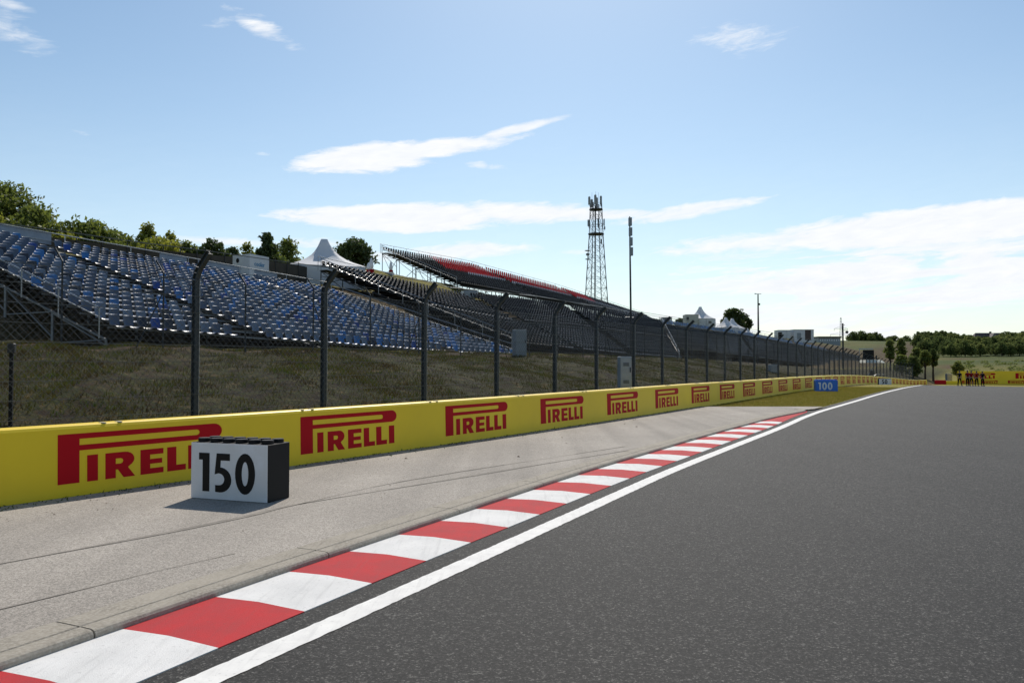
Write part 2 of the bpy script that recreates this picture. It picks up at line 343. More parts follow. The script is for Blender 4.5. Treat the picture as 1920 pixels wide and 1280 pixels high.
def npmesh(name, V, Q, mats, parent=None, mi=None, smooth=False):
    """V (n,3) world verts, Q (m,k) faces, fast path"""
    me = bpy.data.meshes.new(name); V = np.ascontiguousarray(V, dtype=np.float32); Q = np.ascontiguousarray(Q, dtype=np.int32)
    if parent is not None:
        V = V - np.array(parent.location, dtype=np.float32)
    me.vertices.add(len(V)); me.vertices.foreach_set('co', V.ravel())
    me.loops.add(Q.size); me.loops.foreach_set('vertex_index', Q.ravel())
    me.polygons.add(len(Q)); me.polygons.foreach_set('loop_start', np.arange(0, Q.size, Q.shape[1], dtype=np.int32))
    for mm in (mats if isinstance(mats, (list, tuple)) else [mats]): me.materials.append(mm)
    if mi is not None: me.polygons.foreach_set('material_index', np.ascontiguousarray(mi, dtype=np.int32))
    if smooth: me.polygons.foreach_set('use_smooth', np.ones(len(Q), dtype=bool))
    me.update(calc_edges=True); me.validate()
    o = bpy.data.objects.new(name, me); COL.objects.link(o)
    if parent is not None: o.parent = parent
    return o
def tag(o, label=None, cat=None, group=None, kind=None):
    if label: o['label'] = label
    if cat: o['category'] = cat
    if group: o['group'] = group
    if kind: o['kind'] = kind
    return o
def thing(name, label, cat, loc=(0, 0, 0), group=None):
    o = bpy.data.objects.new(name, None); COL.objects.link(o); o.location = loc; o.empty_display_size = .3
    bpy.context.view_layer.update()
    return tag(o, label, cat, group)
def copy_tree(o, loc=None, rz=None, scale=None, label=None):
    c = o.copy(); COL.objects.link(c)
    if loc is not None: c.location = loc
    if rz is not None: c.rotation_euler = (0, 0, rz)
    if scale is not None: c.scale = scale if isinstance(scale, tuple) else (scale,)*3
    if label: c['label'] = label
    for ch in o.children:
        k = ch.copy(); COL.objects.link(k); k.parent = c
        for g in ch.children:
            q = g.copy(); COL.objects.link(q); q.parent = k
    return c

# ------------------------------------------------------------------ site geometry
T2 = np.array([.5407, .8412]); N2 = np.array([-.8412, .5407])      # along the stands, and away from the track
TV = Vector((T2[0], T2[1], 0)); NV = Vector((N2[0], N2[1], 0))
_py = [-60, 45, 56, 63, 76, 90, 105, 125, 135, 150, 4000]; _pz = [0, 0, -.06, -.13, -.33, -.69, -1.13, -1.85, -2.1, -2.2, -2.2]
def Pz(y):
    y = np.asarray(y, float); return sum(np.interp(y+d, _py, _pz) for d in (-6, -4, -2, 0, 2, 4, 6))/7
# barrier: equal blocks marched so that each block start lies on the sight line measured in the photo
PXS = [113, 568, 835, 1012, 1137, 1226.5, 1295, 1349.5, 1393.7, 1429.4, 1460, 1487.4, 1510.2, 1530, 1547, 1562, 1575, 1587.2, 1599, 1607.5, 1617, 1625, 1632.5, 1639.5]
BL_ = 3.93
chain = [np.array([-5.62, 9.95])]; ang = math.atan2(.54, .84)
for k, px in enumerate(PXS[1:]):
    u = (px-960)/F; p = chain[-1]
    # |(uY-px, Y-py)| = BL
    a = 1+u*u; b = -2*(u*p[0]+p[1]); c = p@p-BL_**2; disc = b*b-4*a*c
    cand = []
    if disc > 0:
        for sg in (1, -1):
            Y = (-b+sg*math.sqrt(disc))/(2*a); cand.append(np.array([u*Y, Y]))
    best = None
    for q in cand:
        an = math.atan2(q[0]-p[0], q[1]-p[1])
        if best is None or abs(an-ang) < abs(best[0]-ang): best = (an, q)
    if best is None: best = (ang, None)
    an = max(min(best[0], ang+R(2.0)), ang-R(2.0)); an = .5*an+.5*ang if k < 12 else .3*an+.7*ang
    ang = an; chain.append(p+BL_*np.array([math.sin(an), math.cos(an)]))
print('CHAIN', [(round(float(c[0]), 1), round(float(c[1]), 1), round(960+F*c[0]/c[1])) for c in chain])
d0 = chain[0]-chain[1]; d0 = d0/np.linalg.norm(d0)
for k in range(3): chain.insert(0, chain[0]+d0*BL_)
NLOGO0 = 3
# continue past the last measured block toward the corner, bending right at the end
ext_h = ang
while chain[-1][1] < 136:
    ext_h += R(.35); chain.append(chain[-1]+BL_*np.array([math.sin(ext_h), math.cos(ext_h)]))
chain = np.array(chain)
print('CHAIN END', chain[-1], 960+F*chain[-1][0]/chain[-1][1])
arc = np.concatenate([[0], np.cumsum(np.linalg.norm(np.diff(chain, axis=0), axis=1))])
def on_chain(a, w=0.0):
    x = np.interp(a, arc, chain[:, 0]); y = np.interp(a, arc, chain[:, 1])
    x2 = np.interp(a+.5, arc, chain[:, 0]); y2 = np.interp(a+.5, arc, chain[:, 1]); x1 = np.interp(a-.5, arc, chain[:, 0]); y1 = np.interp(a-.5, arc, chain[:, 1])
    d = np.array([x2-x1, y2-y1]); d = d/max(np.linalg.norm(d), 1e-6); n = np.array([-d[1], d[0]])
    return np.array([x, y])+n*w, d, n
# reference line for the terrain: the barrier extended straight both ways
refl = np.vstack([chain[0]+(chain[0]-chain[1])/BL_*60, chain, chain[-1]+np.array([.52, .854])*900])
def w_of(x, y):
    x = np.asarray(x, float); y = np.asarray(y, float); best = np.full(x.shape, 1e9); sgn = np.ones(x.shape)
    for a, b in zip(refl[:-1], refl[1:]):
        d = b-a; Ls = d@d; t = np.clip(((x-a[0])*d[0]+(y-a[1])*d[1])/Ls, 0, 1)
        dx = x-(a[0]+t*d[0]); dy = y-(a[1]+t*d[1]); D = np.hypot(dx, dy); cr = d[0]*dy-d[1]*dx
        m_ = D < best; best = np.where(m_, D, best); sgn = np.where(m_, np.sign(cr), sgn)
    return best*sgn
def sstep(x, a, b):
    t = np.clip((x-a)/(b-a), 0, 1); return t*t*(3-2*t)
def G(x, y, w=None):
    if w is None: w = w_of(x, y)
    return Pz(y) - .02*sstep(y, 40, 75)*np.clip(-w, 0, 14)
def hills(x, y):
    r = np.hypot(x, y)
    h = np.interp(r, [0, 160, 200, 300, 450, 620, 800, 2500, 4000], [-2.2, -2.2, .2, 3.2, 10.5, 17.5, 18.5, 12, 12])
    h = h + sstep(r, 250, 500)*(2.2*np.sin(x*.011+1.0)+1.6*np.sin(x*.023+y*.006))
    return h
def T(x, y):
    x = np.asarray(x, float); y = np.asarray(y, float); w = w_of(x, y); s = x*T2[0]+y*T2[1]
    g = G(x, y, w)
    shape = np.interp(w, [.2, 1, 3, 6, 9, 11, 12.2, 15, 20, 31, 38, 45], [0, .035, .10, .165, .215, .238, .25, .258, .285, .78, .95, 1.0])
    ztop = np.interp(s, [-100, 45, 62, 80, 100, 130, 400], [8.7, 8.7, 11.6, 11.0, 9.9, 9.2, 9.4])
    z = g + shape*(8.7-g)
    z = z + (ztop-8.7)*sstep(w, 38.5, 46)
    z = np.where(w <= .2, g, z)
    # small lumps on the bank
    lump = .10*np.sin(x*.9+1.3*np.sin(y*.31))*np.sin(y*.7+.5*np.sin(x*.5))+.05*np.sin(x*2.3+y*1.7)
    z = z + lump*sstep(w, 1, 3)*(1-sstep(w, 60, 100))
    dd = (3.2+(s-6.5)*.92)-w
    z = z - .18*sstep(dd, -.1, .4)*(1-sstep(dd, 2.0, 5.0))*sstep(s, 6, 7.5)*(1-sstep(s, 15, 17))*sstep(w, 1, 2.2)
    h = hills(x, y)
    k = sstep(y+.15*x, 150, 235); hh = np.maximum(h, np.where(w > 0, z, h)*(1-sstep(np.hypot(x, y), 280, 420)) + h*sstep(np.hypot(x, y), 280, 420))
    return z*(1-k)+hh*k
def Ts(x, y): return float(T(np.array([x]), np.array([y]))[0])
def Gs(x, y): return float(G(np.array([x]), np.array([y]))[0])

# ------------------------------------------------------------------ ground sheet
def axis(lo, hi, flo, fhi, step, grow):
    a = list(np.arange(flo, fhi+1e-6, step)); d = step; x = a[-1]
    while x < hi: d *= grow; x += d; a.append(x)
    d = step; x = a[0]
    while x > lo: d *= grow; x -= d; a.insert(0, x)
    return np.array(a)
gx = axis(-1800, 3500, -34, 62, .55, 1.09); gy = axis(-400, 4500, 0, 110, .55, 1.07)
XX, YY = np.meshgrid(gx, gy); ZZ = T(XX.ravel(), YY.ravel())
WW = w_of(XX.ravel(), YY.ravel())
V = np.stack([XX.ravel(), YY.ravel(), ZZ], 1); nx, ny = len(gx), len(gy)
I = (np.arange(ny-1)[:, None]*nx+np.arange(nx-1)[None, :]).ravel(); Q = np.stack([I, I+1, I+nx+1, I+nx], 1)
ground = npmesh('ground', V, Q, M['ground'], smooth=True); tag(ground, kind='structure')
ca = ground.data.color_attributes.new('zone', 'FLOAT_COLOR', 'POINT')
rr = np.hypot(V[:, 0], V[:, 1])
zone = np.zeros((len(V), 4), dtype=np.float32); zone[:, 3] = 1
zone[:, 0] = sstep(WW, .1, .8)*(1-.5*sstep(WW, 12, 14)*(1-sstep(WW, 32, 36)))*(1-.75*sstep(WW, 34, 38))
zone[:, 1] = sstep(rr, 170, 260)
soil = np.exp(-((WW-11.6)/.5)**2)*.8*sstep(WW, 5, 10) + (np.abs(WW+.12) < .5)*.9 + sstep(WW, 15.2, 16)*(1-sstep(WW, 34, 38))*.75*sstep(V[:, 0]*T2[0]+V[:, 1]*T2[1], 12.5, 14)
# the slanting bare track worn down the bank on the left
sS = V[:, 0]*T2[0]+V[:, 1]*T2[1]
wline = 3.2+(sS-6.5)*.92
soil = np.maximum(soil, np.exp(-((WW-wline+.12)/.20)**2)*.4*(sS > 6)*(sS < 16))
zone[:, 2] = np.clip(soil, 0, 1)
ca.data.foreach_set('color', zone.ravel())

# ------------------------------------------------------------------ road surfaces
def smooth_curve(pts, ys):
    p = np.array(pts); o = 0
    for d in (-2, -1, 0, 1, 2): o = o + np.interp(ys+d*.35, p[:, 1], p[:, 0])
    return o/5
WL = [(-6.7, -5), (-1.80, 4.35), (-1.17, 5.6), (-.17, 7.6), (2.34, 12.67), (4.95, 17.5), (6.05, 19.5), (7.55, 22.3), (8.98, 25.1), (10.85, 28.5), (15.5, 36.3), (20.7, 45.2), (26.4, 55), (32.7, 66), (39, 77), (46, 90), (51.5, 99.5)]
KR = [(-3.98, 0.2), (-1.773, 4.88), (-1.442, 5.59), (-1.09, 6.30), (-.75, 7.02), (-.386, 7.72), (-.03, 8.45), (1.035, 10.57), (2.11, 12.67), (3.26, 14.75), (4.73, 17.5), (5.85, 19.5), (7.36, 22.3), (8.75, 25.1), (10.65, 28.6)]
ys = np.concatenate([np.arange(-4, 40, .5), np.arange(40, 100.1, 1.0)])
wl = smooth_curve(WL, ys)
def sheet(name, left, right, yy, dz, m, cols=2, kind='structure', zf=None):
    vs = []; fs = []
    for j, y in enumerate(yy):
        for i in range(cols+1):
            x = left[j]+(right[j]-left[j])*i/cols; vs.append((x, y))
    A = np.array(vs); z = G(A[:, 0], A[:, 1])+dz
    Vv = np.column_stack([A, z]); n = cols+1; q = []
    for j in range(len(yy)-1):
        for i in range(cols): q.append((j*n+i, j*n+i+1, (j+1)*n+i+1, (j+1)*n+i))
    o = npmesh(name, Vv, q, m, smooth=True); tag(o, kind=kind); return o
far_r = np.interp(ys, [-5, 20, 60, 100], [wl[0]+22, 35, 75, 135])
asp_l = np.where(ys < 28, smooth_curve(KR, ys)-.12, wl-.38*np.clip((34-ys)*0+1, .3, 1))
trk = sheet('race_track', asp_l, far_r, ys, .016, M['track'], 14)
# painted edge line, with the far side line across the bend
vs = []; mb = MB()
pts = []
for j, y in enumerate(ys):
    x = wl[j]; j2 = min(j+1, len(ys)-1); j1 = max(j-1, 0); d = Vector((wl[j2]-wl[j1], ys[j2]-ys[j1])).normalized()
    pts.append((Vector((x, y)), Vector((d.y, -d.x))))
fine = []
for (p, n_), (q, m_) in zip(pts[:-1], pts[1:]):
    k_ = 12 if p.y < 20 else 3
    for i in range(k_): fine.append((p.lerp(q, i/k_), n_.lerp(m_, i/k_), random.uniform(-.005, .005), random.uniform(-.005, .005)))
fine.append((pts[-1][0], pts[-1][1], 0, 0))
for (p, n_, e1, e2), (q, m_, f1, f2) in zip(fine[:-1], fine[1:]):
    a = [p+n_*e1, p+n_*(.2+e2), q+m_*(.2+f2), q+m_*f1]; mb.add([(v.x, v.y, Gs(v.x, v.y)+.0205) for v in a], [(0, 1, 2, 3)])
prev = None
for x in np.arange(51.5, 130, 3):
    y0 = 99.2+(x-51.5)*.01
    if prev: a = [(prev[0], prev[1]), (x, y0), (x, y0+.35), (prev[0], prev[1]+.35)]; mb.add([(v[0], v[1], Gs(*v)+.0205) for v in a], [(0, 1, 2, 3)])
    prev = (x, y0)
tag(mb.build('edge_line', M['white_paint']), kind='structure')
# kerb blocks
kr_y = np.array([p[1] for p in KR]); kr_x = np.array([p[0] for p in KR])
def krp(y): return Vector((float(smooth_curve(KR, np.array([y]))[0]), y, 0))
def kperp(y):
    d = (krp(y+.4)-krp(y-.4)).normalized(); return Vector((-d.y, d.x, 0))
bd = [4.88+.7085*i for i in range(-6, 27)]
def kw(y): return float(np.interp(y, [0, 14, 20, 23.3, 28.6], [.84, .82, .76, .62, .03]))
def klp(y, extra=0.0): return krp(y)+kperp(y)*(kw(y)+extra)
mb = MB()
def lift(p, z): return Vector((p.x, p.y, z))
def kerb_quad(y0, y1, mi, n=2):
    for a in range(n):
        ya, yb = y0+(y1-y0)*a/n, y0+(y1-y0)*(a+1)/n
        A, B, Cc, D = krp(ya), krp(yb), klp(yb), klp(ya)
        mid1, mid2 = (A+D)/2, (B+Cc)/2
        mb.add([lift(A, .022), lift(B, .022), lift(mid2, .034), lift(mid1, .034)], [(0, 1, 2, 3)], mi)
        mb.add([lift(mid1, .034), lift(mid2, .034), lift(Cc, .018), lift(D, .018)], [(0, 1, 2, 3)], mi)
        mb.add([lift(A, -.02), lift(B, -.02), lift(B, .022), lift(A, .022)], [(0, 1, 2, 3)], mi)
for i, y0 in enumerate(bd[:-1]):
    kerb_quad(y0, bd[i+1], 0 if (i-6) % 2 == 0 else 1)
kerb_quad(bd[-1], 28.6, 0, 8)
tag(mb.build('kerb', [M['kerb_red'], M['kerb_white']]), kind='structure')
# concrete edging with a rounded lip, cut in 2.6 m lengths
mb = MB(); y0 = .6; k = 0
def sw(y): return float(np.interp(y, [0, 8, 20, 26, 29.2], [.24, .24, .22, .20, .08]))
prof = [(.0, -.02), (.0, .045), (.012, .062), (.035, .070), (.13, .072)]
while y0 < 29.2:
    y1 = min(y0+2.05, 29.2); g = .006
    n = 5; rows = []
    for a in range(n+1):
        y = y0+g+(y1-y0-2*g)*a/n; kp = kperp(min(y, 28.3)); base = klp(min(y, 28.6))+Vector((0, max(0, y-28.6), 0))
        row = [base+kp*o_+Vector((0, 0, z_)) for o_, z_ in prof]
        row += [base+kp*.142+Vector((0, 0, .060)), base+kp*.154+Vector((0, 0, .072)), base+kp*(.13+sw(y))+Vector((0, 0, .072)), base+kp*(.14+sw(y))+Vector((0, 0, -.02))]
        rows.append(row)
    m_ = len(rows[0]); vs = [p for r_ in rows for p in r_]; fs = []
    for a in range(n):
        for i in range(m_-1): fs.append((a*m_+i, a*m_+i+1, (a+1)*m_+i+1, (a+1)*m_+i))
    fs.append(tuple(range(m_-1, -1, -1))); fs.append(tuple(n*m_+i for i in range(m_)))
    mb.add(vs, fs); y0 = y1
tag(mb.build('kerb_edging', M['concrete']), kind='structure')
# worn run-off surface between edging and barrier
yy = np.arange(-4, 31.2, .4); lft = []; rgt = []
for y in yy:
    # left: barrier line at this depth
    i = np.interp(y, chain[:, 1], chain[:, 0]); lft.append(i+.02)
    yk = min(max(y, .6), 28.6); rgt.append(0)
edge = [klp(min(t, 28.6), .13+sw(t)) for t in np.arange(.6, 28.7, .3)]
ex = np.array([e.x for e in edge]); ey = np.array([e.y for e in edge])
ex = np.concatenate([[ex[0]-2.6], ex, [10.9, 12.2]]); ey = np.concatenate([[ey[0]-5.2], ey, [29.0, 31.2]])
rgt = np.interp(yy, ey, ex)+.004
ro = sheet('runoff', np.array(lft), np.array(rgt), yy, .064, M['runoff'], 10)
# rubber marks curving over the run-off
M['rubber'] = mat('rubber_mark', (.20, .18, .155), .9, var=(.28, .25, .215), scale=7, spec=.2)
def ro_pt(px, py): 
    Y = 100.0; zc = HC-.069
    u = (px-960)/F; v = (640-py)/F; d = Vector((u, cp-v*sp_, sp_+v*cp)); k = -zc/d.z
    return Vector((0, 0, HC))+d*k
for nm, pl, wd in (('m1', [(-60, 1070), (0, 1056), (150, 1028), (300, 1000), (462, 967), (545, 947), (640, 931), (820, 902), (1000, 872), (1180, 843), (1320, 817)], .045),
                   ('m2', [(560, 945), (700, 912), (860, 884), (1030, 858), (1200, 832)], .02),
                   ('m3', [(-40, 1150), (120, 1112), (300, 1068), (470, 1030)], .02)):
    P = [ro_pt(*p) for p in pl]; Pd = []
    for a in range(len(P)-1):
        for t in np.linspace(0, 1, 5)[:-1]:
            p0, p1, p2, p3 = P[max(a-1, 0)], P[a], P[a+1], P[min(a+2, len(P)-1)]
            Pd.append(.5*((2*p1)+(p2-p0)*t+(2*p0-5*p1+4*p2-p3)*t*t+(3*p1-p0-3*p2+p3)*t**3))
    mb = MB()
    for a, b_ in zip(Pd[:-1], Pd[1:]):
        d = (b_-a).normalized(); n_ = Vector((-d.y, d.x, 0)); w_ = wd*(.6+.4*math.sin(a.y*1.7))
        mb.add([(q.x, q.y, .0685) for q in (a-n_*w_, a+n_*w_, b_+n_*w_, b_-n_*w_)], [(0, 1, 2, 3)])
    tag(mb.build('tyre_mark', M['rubber']), kind='structure')
# crack/dirt strip and weeds at the barrier foot, leaves and grit on the run-off
mb = MB()
for k in range(1500):
    a = random.uniform(2, 46); w = -abs(random.gauss(0, .16))-.01; p, d, n_ = on_chain(a, w); z0 = .064 if p[1] < 31 else Gs(*p)
    h = random.uniform(.01, .03)*(random.uniform(1.5, 3) if random.random() < .05 else 1); an = random.uniform(0, 6.28); dx, dy = math.cos(an)*.012, math.sin(an)*.012
    mb.add([(p[0]-dx, p[1]-dy, z0), (p[0]+dx, p[1]+dy, z0), (p[0]+random.uniform(-.03, .03), p[1]+random.uniform(-.03, .03), z0+h)], [(0, 1, 2)])
tag(mb.build('weeds', M['leaf_c']), 'dark weeds and dry grass along the foot of the yellow barrier', 'weeds', kind='stuff')
mb = MB()
for k in range(420):
    if k < 330: a = random.uniform(4, 30); p, d, n_ = on_chain(a, -abs(random.gauss(.15, .7))-.1)
    else:
        y = random.uniform(4, 24); e = float(np.interp(y, ey, ex)); b_ = float(np.interp(y, chain[:, 1], chain[:, 0])); t = random.random(); p = (b_+(e-b_)*t, y)
    r_ = random.uniform(.005, .016) if k > 14 else random.uniform(.02, .035); an = random.uniform(0, 6.28); el_ = random.uniform(.25, .8)
    P = []
    for q in range(5):
        th = q*2*math.pi/5; x_, y_ = r_*math.cos(th), r_*el_*math.sin(th)
        P.append((p[0]+x_*math.cos(an)-y_*math.sin(an), p[1]+x_*math.sin(an)+y_*math.cos(an), .066+random.uniform(0, .006)))
    top = (p[0], p[1], .066+r_*.6)
    mb.add(P+[top], [(i, (i+1) % 5, 5) for i in range(5)])
tag(mb.build('debris', M['soil']), 'small dry leaves and grit scattered on the run-off', 'debris', kind='stuff')

# ------------------------------------------------------------------ lettering
def poly_obj(loops_list, origin, xdir, zdir, thick_n, name, m, parent):
    """list of (outer, holes...) 2D loops -> thin solid lettering standing on plane origin+x*xdir+z*zdir, thickness along thick_n"""
    mb = MB()
    for loops in loops_list:
        L3 = [[Vector((p[0], p[1], 0)) for p in lp] for lp in loops]
        tris = tessellate_polygon(L3); flat = [p for lp in L3 for p in lp]
        fr = [origin+xdir*p.x+zdir*p.y+thick_n for p in flat]; mb.add(fr, [tuple(t) for t in tris])
        for lp in loops:
            n = len(lp); a = [origin+xdir*p[0]+zdir*p[1]+thick_n for p in lp]; b_ = [origin+xdir*p[0]+zdir*p[1]+thick_n*.05 for p in lp]
            mb.add(a+b_, [(i, (i+1) % n, n+(i+1) % n, n+i) for i in range(n)])
    return mb.build(name, m, parent)
def arcp(cx, cy, rx, ry, a0, a1, n=8): return [(cx+rx*math.cos(R(a0+(a1-a0)*i/n)), cy+ry*math.sin(R(a0+(a1-a0)*i/n))) for i in range(n+1)]
def logo_loops():
    o = []
    # the long-topped P
    o.append([[(0, 0), (.27, 0), (.27, .405)] + [(2.26, .405)] + arcp(2.26, .5125, .14, .1075, -90, 90, 10) + [(0, .62)],
              [(.27, .552)] + [(1.97, .552)] + arcp(1.97, .5125, .05, .0395, 90, -90, 6) + [(.27, .473)]])
    H = .335
    o.append([[(.37, 0), (.51, 0), (.51, H), (.37, H)]])
    R0 = .61
    o.append([[(R0, 0), (R0+.14, 0), (R0+.14, .11), (R0+.17, .11), (R0+.25, 0), (R0+.41, 0), (R0+.31, .13)] + arcp(R0+.27, .235, .13, .10, -60, 90, 8) + [(R0, H)],
              [(R0+.14, .255), (R0+.21, .255)] + arcp(R0+.21, .22, .035, .035, 90, -90, 4)[1:] + [(R0+.14, .185)]])
    E0 = 1.10
    o.append([[(E0, 0), (E0+.34, 0), (E0+.34, .075), (E0+.14, .075), (E0+.14, .135), (E0+.32, .135), (E0+.32, .20), (E0+.14, .20), (E0+.14, .26), (E0+.34, .26), (E0+.34, H), (E0, H)]])
    for L0 in (1.50, 1.83): o.append([[(L0, 0), (L0+.29, 0), (L0+.29, .08), (L0+.14, .08), (L0+.14, H), (L0, H)]])
    o.append([[(2.18, 0), (2.33, 0), (2.33, H), (2.18, H)]])
    return o
LOGO = logo_loops()
def ring(cx, cy, rx, ry, hx, hy, n=28): return [arcp(cx, cy, rx, ry, 0, 360, n)[:-1], arcp(cx, cy, hx, hy, 0, -360, n)[:-1]]
def digits(txt, h):
    o = []; x = 0
    for ch in txt:
        if ch == '1':
            o.append([[(x+.12, 0), (x+.34, 0), (x+.34, 1), (x+.0, 1), (x, .82), (x+.12, .82)]]); x += .51
        elif ch == '0':
            o.append(ring(x+.31, .5, .31, .525, .105, .31)); x += .73
        elif ch == '5':
            out_ = [(x+.06, 1), (x+.06+.42, 1), (x+.48, .82), (x+.19, .82), (x+.18, .64)] + arcp(x+.17, .315, .36, .325, 80, -90, 14) + \
                   [(x+.02, .0), (x+.02, .175)] + arcp(x+.13, .33, .18, .155, -85, 95, 10) + [(x+.0, .45)]
            o.append([out_]); x += .65
    return [[[(p[0]*h, p[1]*h) for p in lp] for lp in lps] for lps in o], x*h

# ------------------------------------------------------------------ advertising barrier
bz = lambda p: (.06 if p[1] < 31 else 0)
BH = .905
bar = thing('advertising_barrier', 'long yellow trackside barrier with red lettering curving into the distance', 'barrier', (chain[NLOGO0][0], chain[NLOGO0][1], 0))
sec = [(0.0, -.04), (.012, .10), (0.03, .86), (.05, .893), (.08, BH), (.30, BH), (.325, .893), (.345, .86), (.36, -.04)]
rows = []
for k in range(len(chain)):
    p = chain[k]; _, d, n_ = on_chain(arc[k]); z0 = Gs(*(p+n_*-.1))+.0
    rows.append([(p[0]+n_[0]*a, p[1]+n_[1]*a, z0+.05*(1-sstep(p[1], 28, 40))+b_ if b_ > 0 else z0+b_) for a, b_ in sec])
mb = MB(); ms = len(sec); vs = [q for r_ in rows for q in r_]; fs = []
for k in range(len(chain)-1):
    for i in range(ms-1): fs.append((k*ms+i, k*ms+i+1, (k+1)*ms+i+1, (k+1)*ms+i))
fs.append(tuple(range(ms-1, -1, -1))); fs.append(tuple((len(chain)-1)*ms+i for i in range(ms)))
mb.add(vs, fs); mb.build('wall', M['yellow'], bar)
def brow(k):    # base point and directions of the block face k
    a = Vector(rows[k][1]); b_ = Vector(rows[k+1][1]); x = (b_-a).normalized(); return a, x
for k in range(NLOGO0, len(chain)-1):
    a, x = brow(k); t_ = Vector(rows[k][2])-Vector(rows[k][1]); zd = t_.normalized()
    nrm = x.cross(zd).normalized()
    if nrm.dot(Vector((-NV.x, -NV.y, 0))) < 0: nrm = -nrm
    poly_obj(LOGO, a+zd*.075, x, zd, nrm*.004, 'lettering', M['red'], bar)
# joint clips on the top edge
for a in np.arange(2.2, 60, 3.4):
    for q in (0, .22):
        mb = MB(); p, d, n_ = on_chain(a+q, .10); mb.box((p[0], p[1], Gs(*p)+.05*(1-sstep(p[1], 28, 40))+BH-.004), (.05, .10, .012), math.atan2(d[1], d[0])); mb.build('joint_clip', M['rail'], bar)

# ------------------------------------------------------------------ debris fence
fence = thing('debris_fence', 'tall wire debris fence on curved grey posts behind the yellow barrier', 'fence', (chain[NLOGO0][0], chain[NLOGO0][1], 0))
FW = 2.2
# arc position of the first post (sight line 365 px)
aa = np.arange(0, arc[-1], .02); pxs_ = []
for a in aa:
    p, d, n_ = on_chain(a, FW); pxs_.append(960+F*p[0]/p[1])
pxs_ = np.array(pxs_); a_first = float(np.interp(366, pxs_, aa)); a_sec = float(np.interp(1188, pxs_, aa)); PS = (a_sec-a_first)/6
print('post spacing', PS)
def fz(a):
    p, d, n_ = on_chain(a, 0); return Gs(*(p-n_*.3))
proto = None; posts = [a_first-PS*1.08]+[float(np.interp(q, pxs_, aa)) for q in (366, 607, 795, 931, 1040, 1118)]+[a_sec+PS*k for k in range(200) if a_sec+PS*k < arc[-1]-.3]
pm = MB(); CZ = np.arange(.62, 3.2, .285)
# I-section post with curved top leaning to the track; local x along the fence, local -y to the track
def ibeam(mb, path, wd=.09, dp=.10):
    for (y0, z0), (y1, z1) in zip(path[:-1], path[1:]):
        dy, dz = y1-y0, z1-z0; l = math.hypot(dy, dz); ny, nz_ = dz/l, -dy/l
        for (cx, hw, o0, o1) in ((0, wd/2, -dp/2, -dp/2+.014), (0, wd/2, dp/2-.014, dp/2), (0, .008, -dp/2+.014, dp/2-.014)):
            b_ = []; t_ = []
            for (yy_, zz_, L_) in ((y0, z0, b_), (y1, z1, t_)):
                for (sx_, o_) in ((-1, o0), (1, o0), (1, o1), (-1, o1)): L_.append((cx+sx_*hw, yy_+ny*o_, zz_+nz_*o_))
            mb.hexa(b_, t_)
ibeam(pm, [(0, -.3), (0, 3.20), (-.04, 3.31), (-.10, 3.40), (-.37, 3.66)], .088, .10)
proto = pm.build('post', M['galv'], fence)
pb = MB()

oz = [(.034, CZ[0]-.05)]
for z in CZ: oz += [(.045, z-.03), (.045, z-.014), (.066, z-.012), (.066, z+.012), (.045, z+.014)]
oz += [(.034, CZ[-1]+.04)]
nn_ = len(oz); pb.add([(x, -.060, z) for x, z in oz]+[(x, -.046, z) for x, z in oz], [(i, i+1, nn_+i+1, nn_+i) for i in range(nn_-1)]+[tuple(range(nn_-1, -1, -1)), tuple(range(nn_, 2*nn_)), (nn_-1, 0, nn_, 2*nn_-1)])

bolts = pb.build('clamp', M['rail'], proto)
for o in (proto, bolts): o.data.transform(Matrix.Translation(Vector(fence.location)))  # undo world shift: meshes are local
proto.data.update()
for i, a in enumerate(posts):
    if i == 0: o = proto
    else:
        o = proto.copy(); COL.objects.link(o); o.parent = fence; b2 = bolts.copy(); COL.objects.link(b2); b2.parent = o
    p, d, n_ = on_chain(a, FW); o.location = Vector((p[0], p[1], fz(a)))-Vector(fence.location); o.rotation_euler = (0, 0, math.atan2(d[1], d[0]))
ca_ = np.concatenate([np.arange(posts[0]-3, 60, 1.3), np.arange(60, arc[-1], 2.6)])
def fpath(z, off=0.0):
    out_ = []
    for a in ca_:
        p, d, n_ = on_chain(a, FW-.075-off); out_.append((p[0], p[1], fz(a)+z+.006*math.sin(a*2.1+z*7)))
    return out_
for z in CZ:
    mb = MB(); mb.tube(fpath(z), .0062, 4); mb.build('cable', M['wire'], fence)
mb = MB(); mb.tube(fpath(3.67, .32), .009, 4); mb.build('top_cable', M['wire'], fence)
# diamond netting
def netting(a0, a1, step, r_, z0, z1, w, name, parent, onf, zf, m):
    H = z1-z0; As = np.arange(a0-H, a1, step); vs = []; q = []
    seg = 3
    for sgn in (1, -1):
        for a in As:
            st = a if sgn > 0 else a+H
            base = len(vs)
            for k in range(seg+1):
                t = k/seg; A_ = st+sgn*H*t; p = onf(A_, w); z = zf(A_)+z0+H*t
                for (dx, dz) in ((-r_, 0), (r_*.5, r_), (r_*.5, -r_)):
                    vs.append((p[0]+dx, p[1]+dx*.3, z+dz))
            for k in range(seg):
                for c_ in range(3): q.append((base+k*3+c_, base+k*3+(c_+1) % 3, base+(k+1)*3+(c_+1) % 3, base+(k+1)*3+c_))
    return npmesh(name, np.array(vs), np.array(q), m, parent)
netting(posts[0]-3.5, 48, .12, .0027, .5, 3.2, FW-.085, 'netting', fence, lambda a, w: on_chain(a, w)[0], fz, M['wire'])
netting(48, arc[-1]-3, .18, .0034, .5, 3.2, FW-.085, 'netting', fence, lambda a, w: on_chain(a, w)[0], fz, M['wire'])

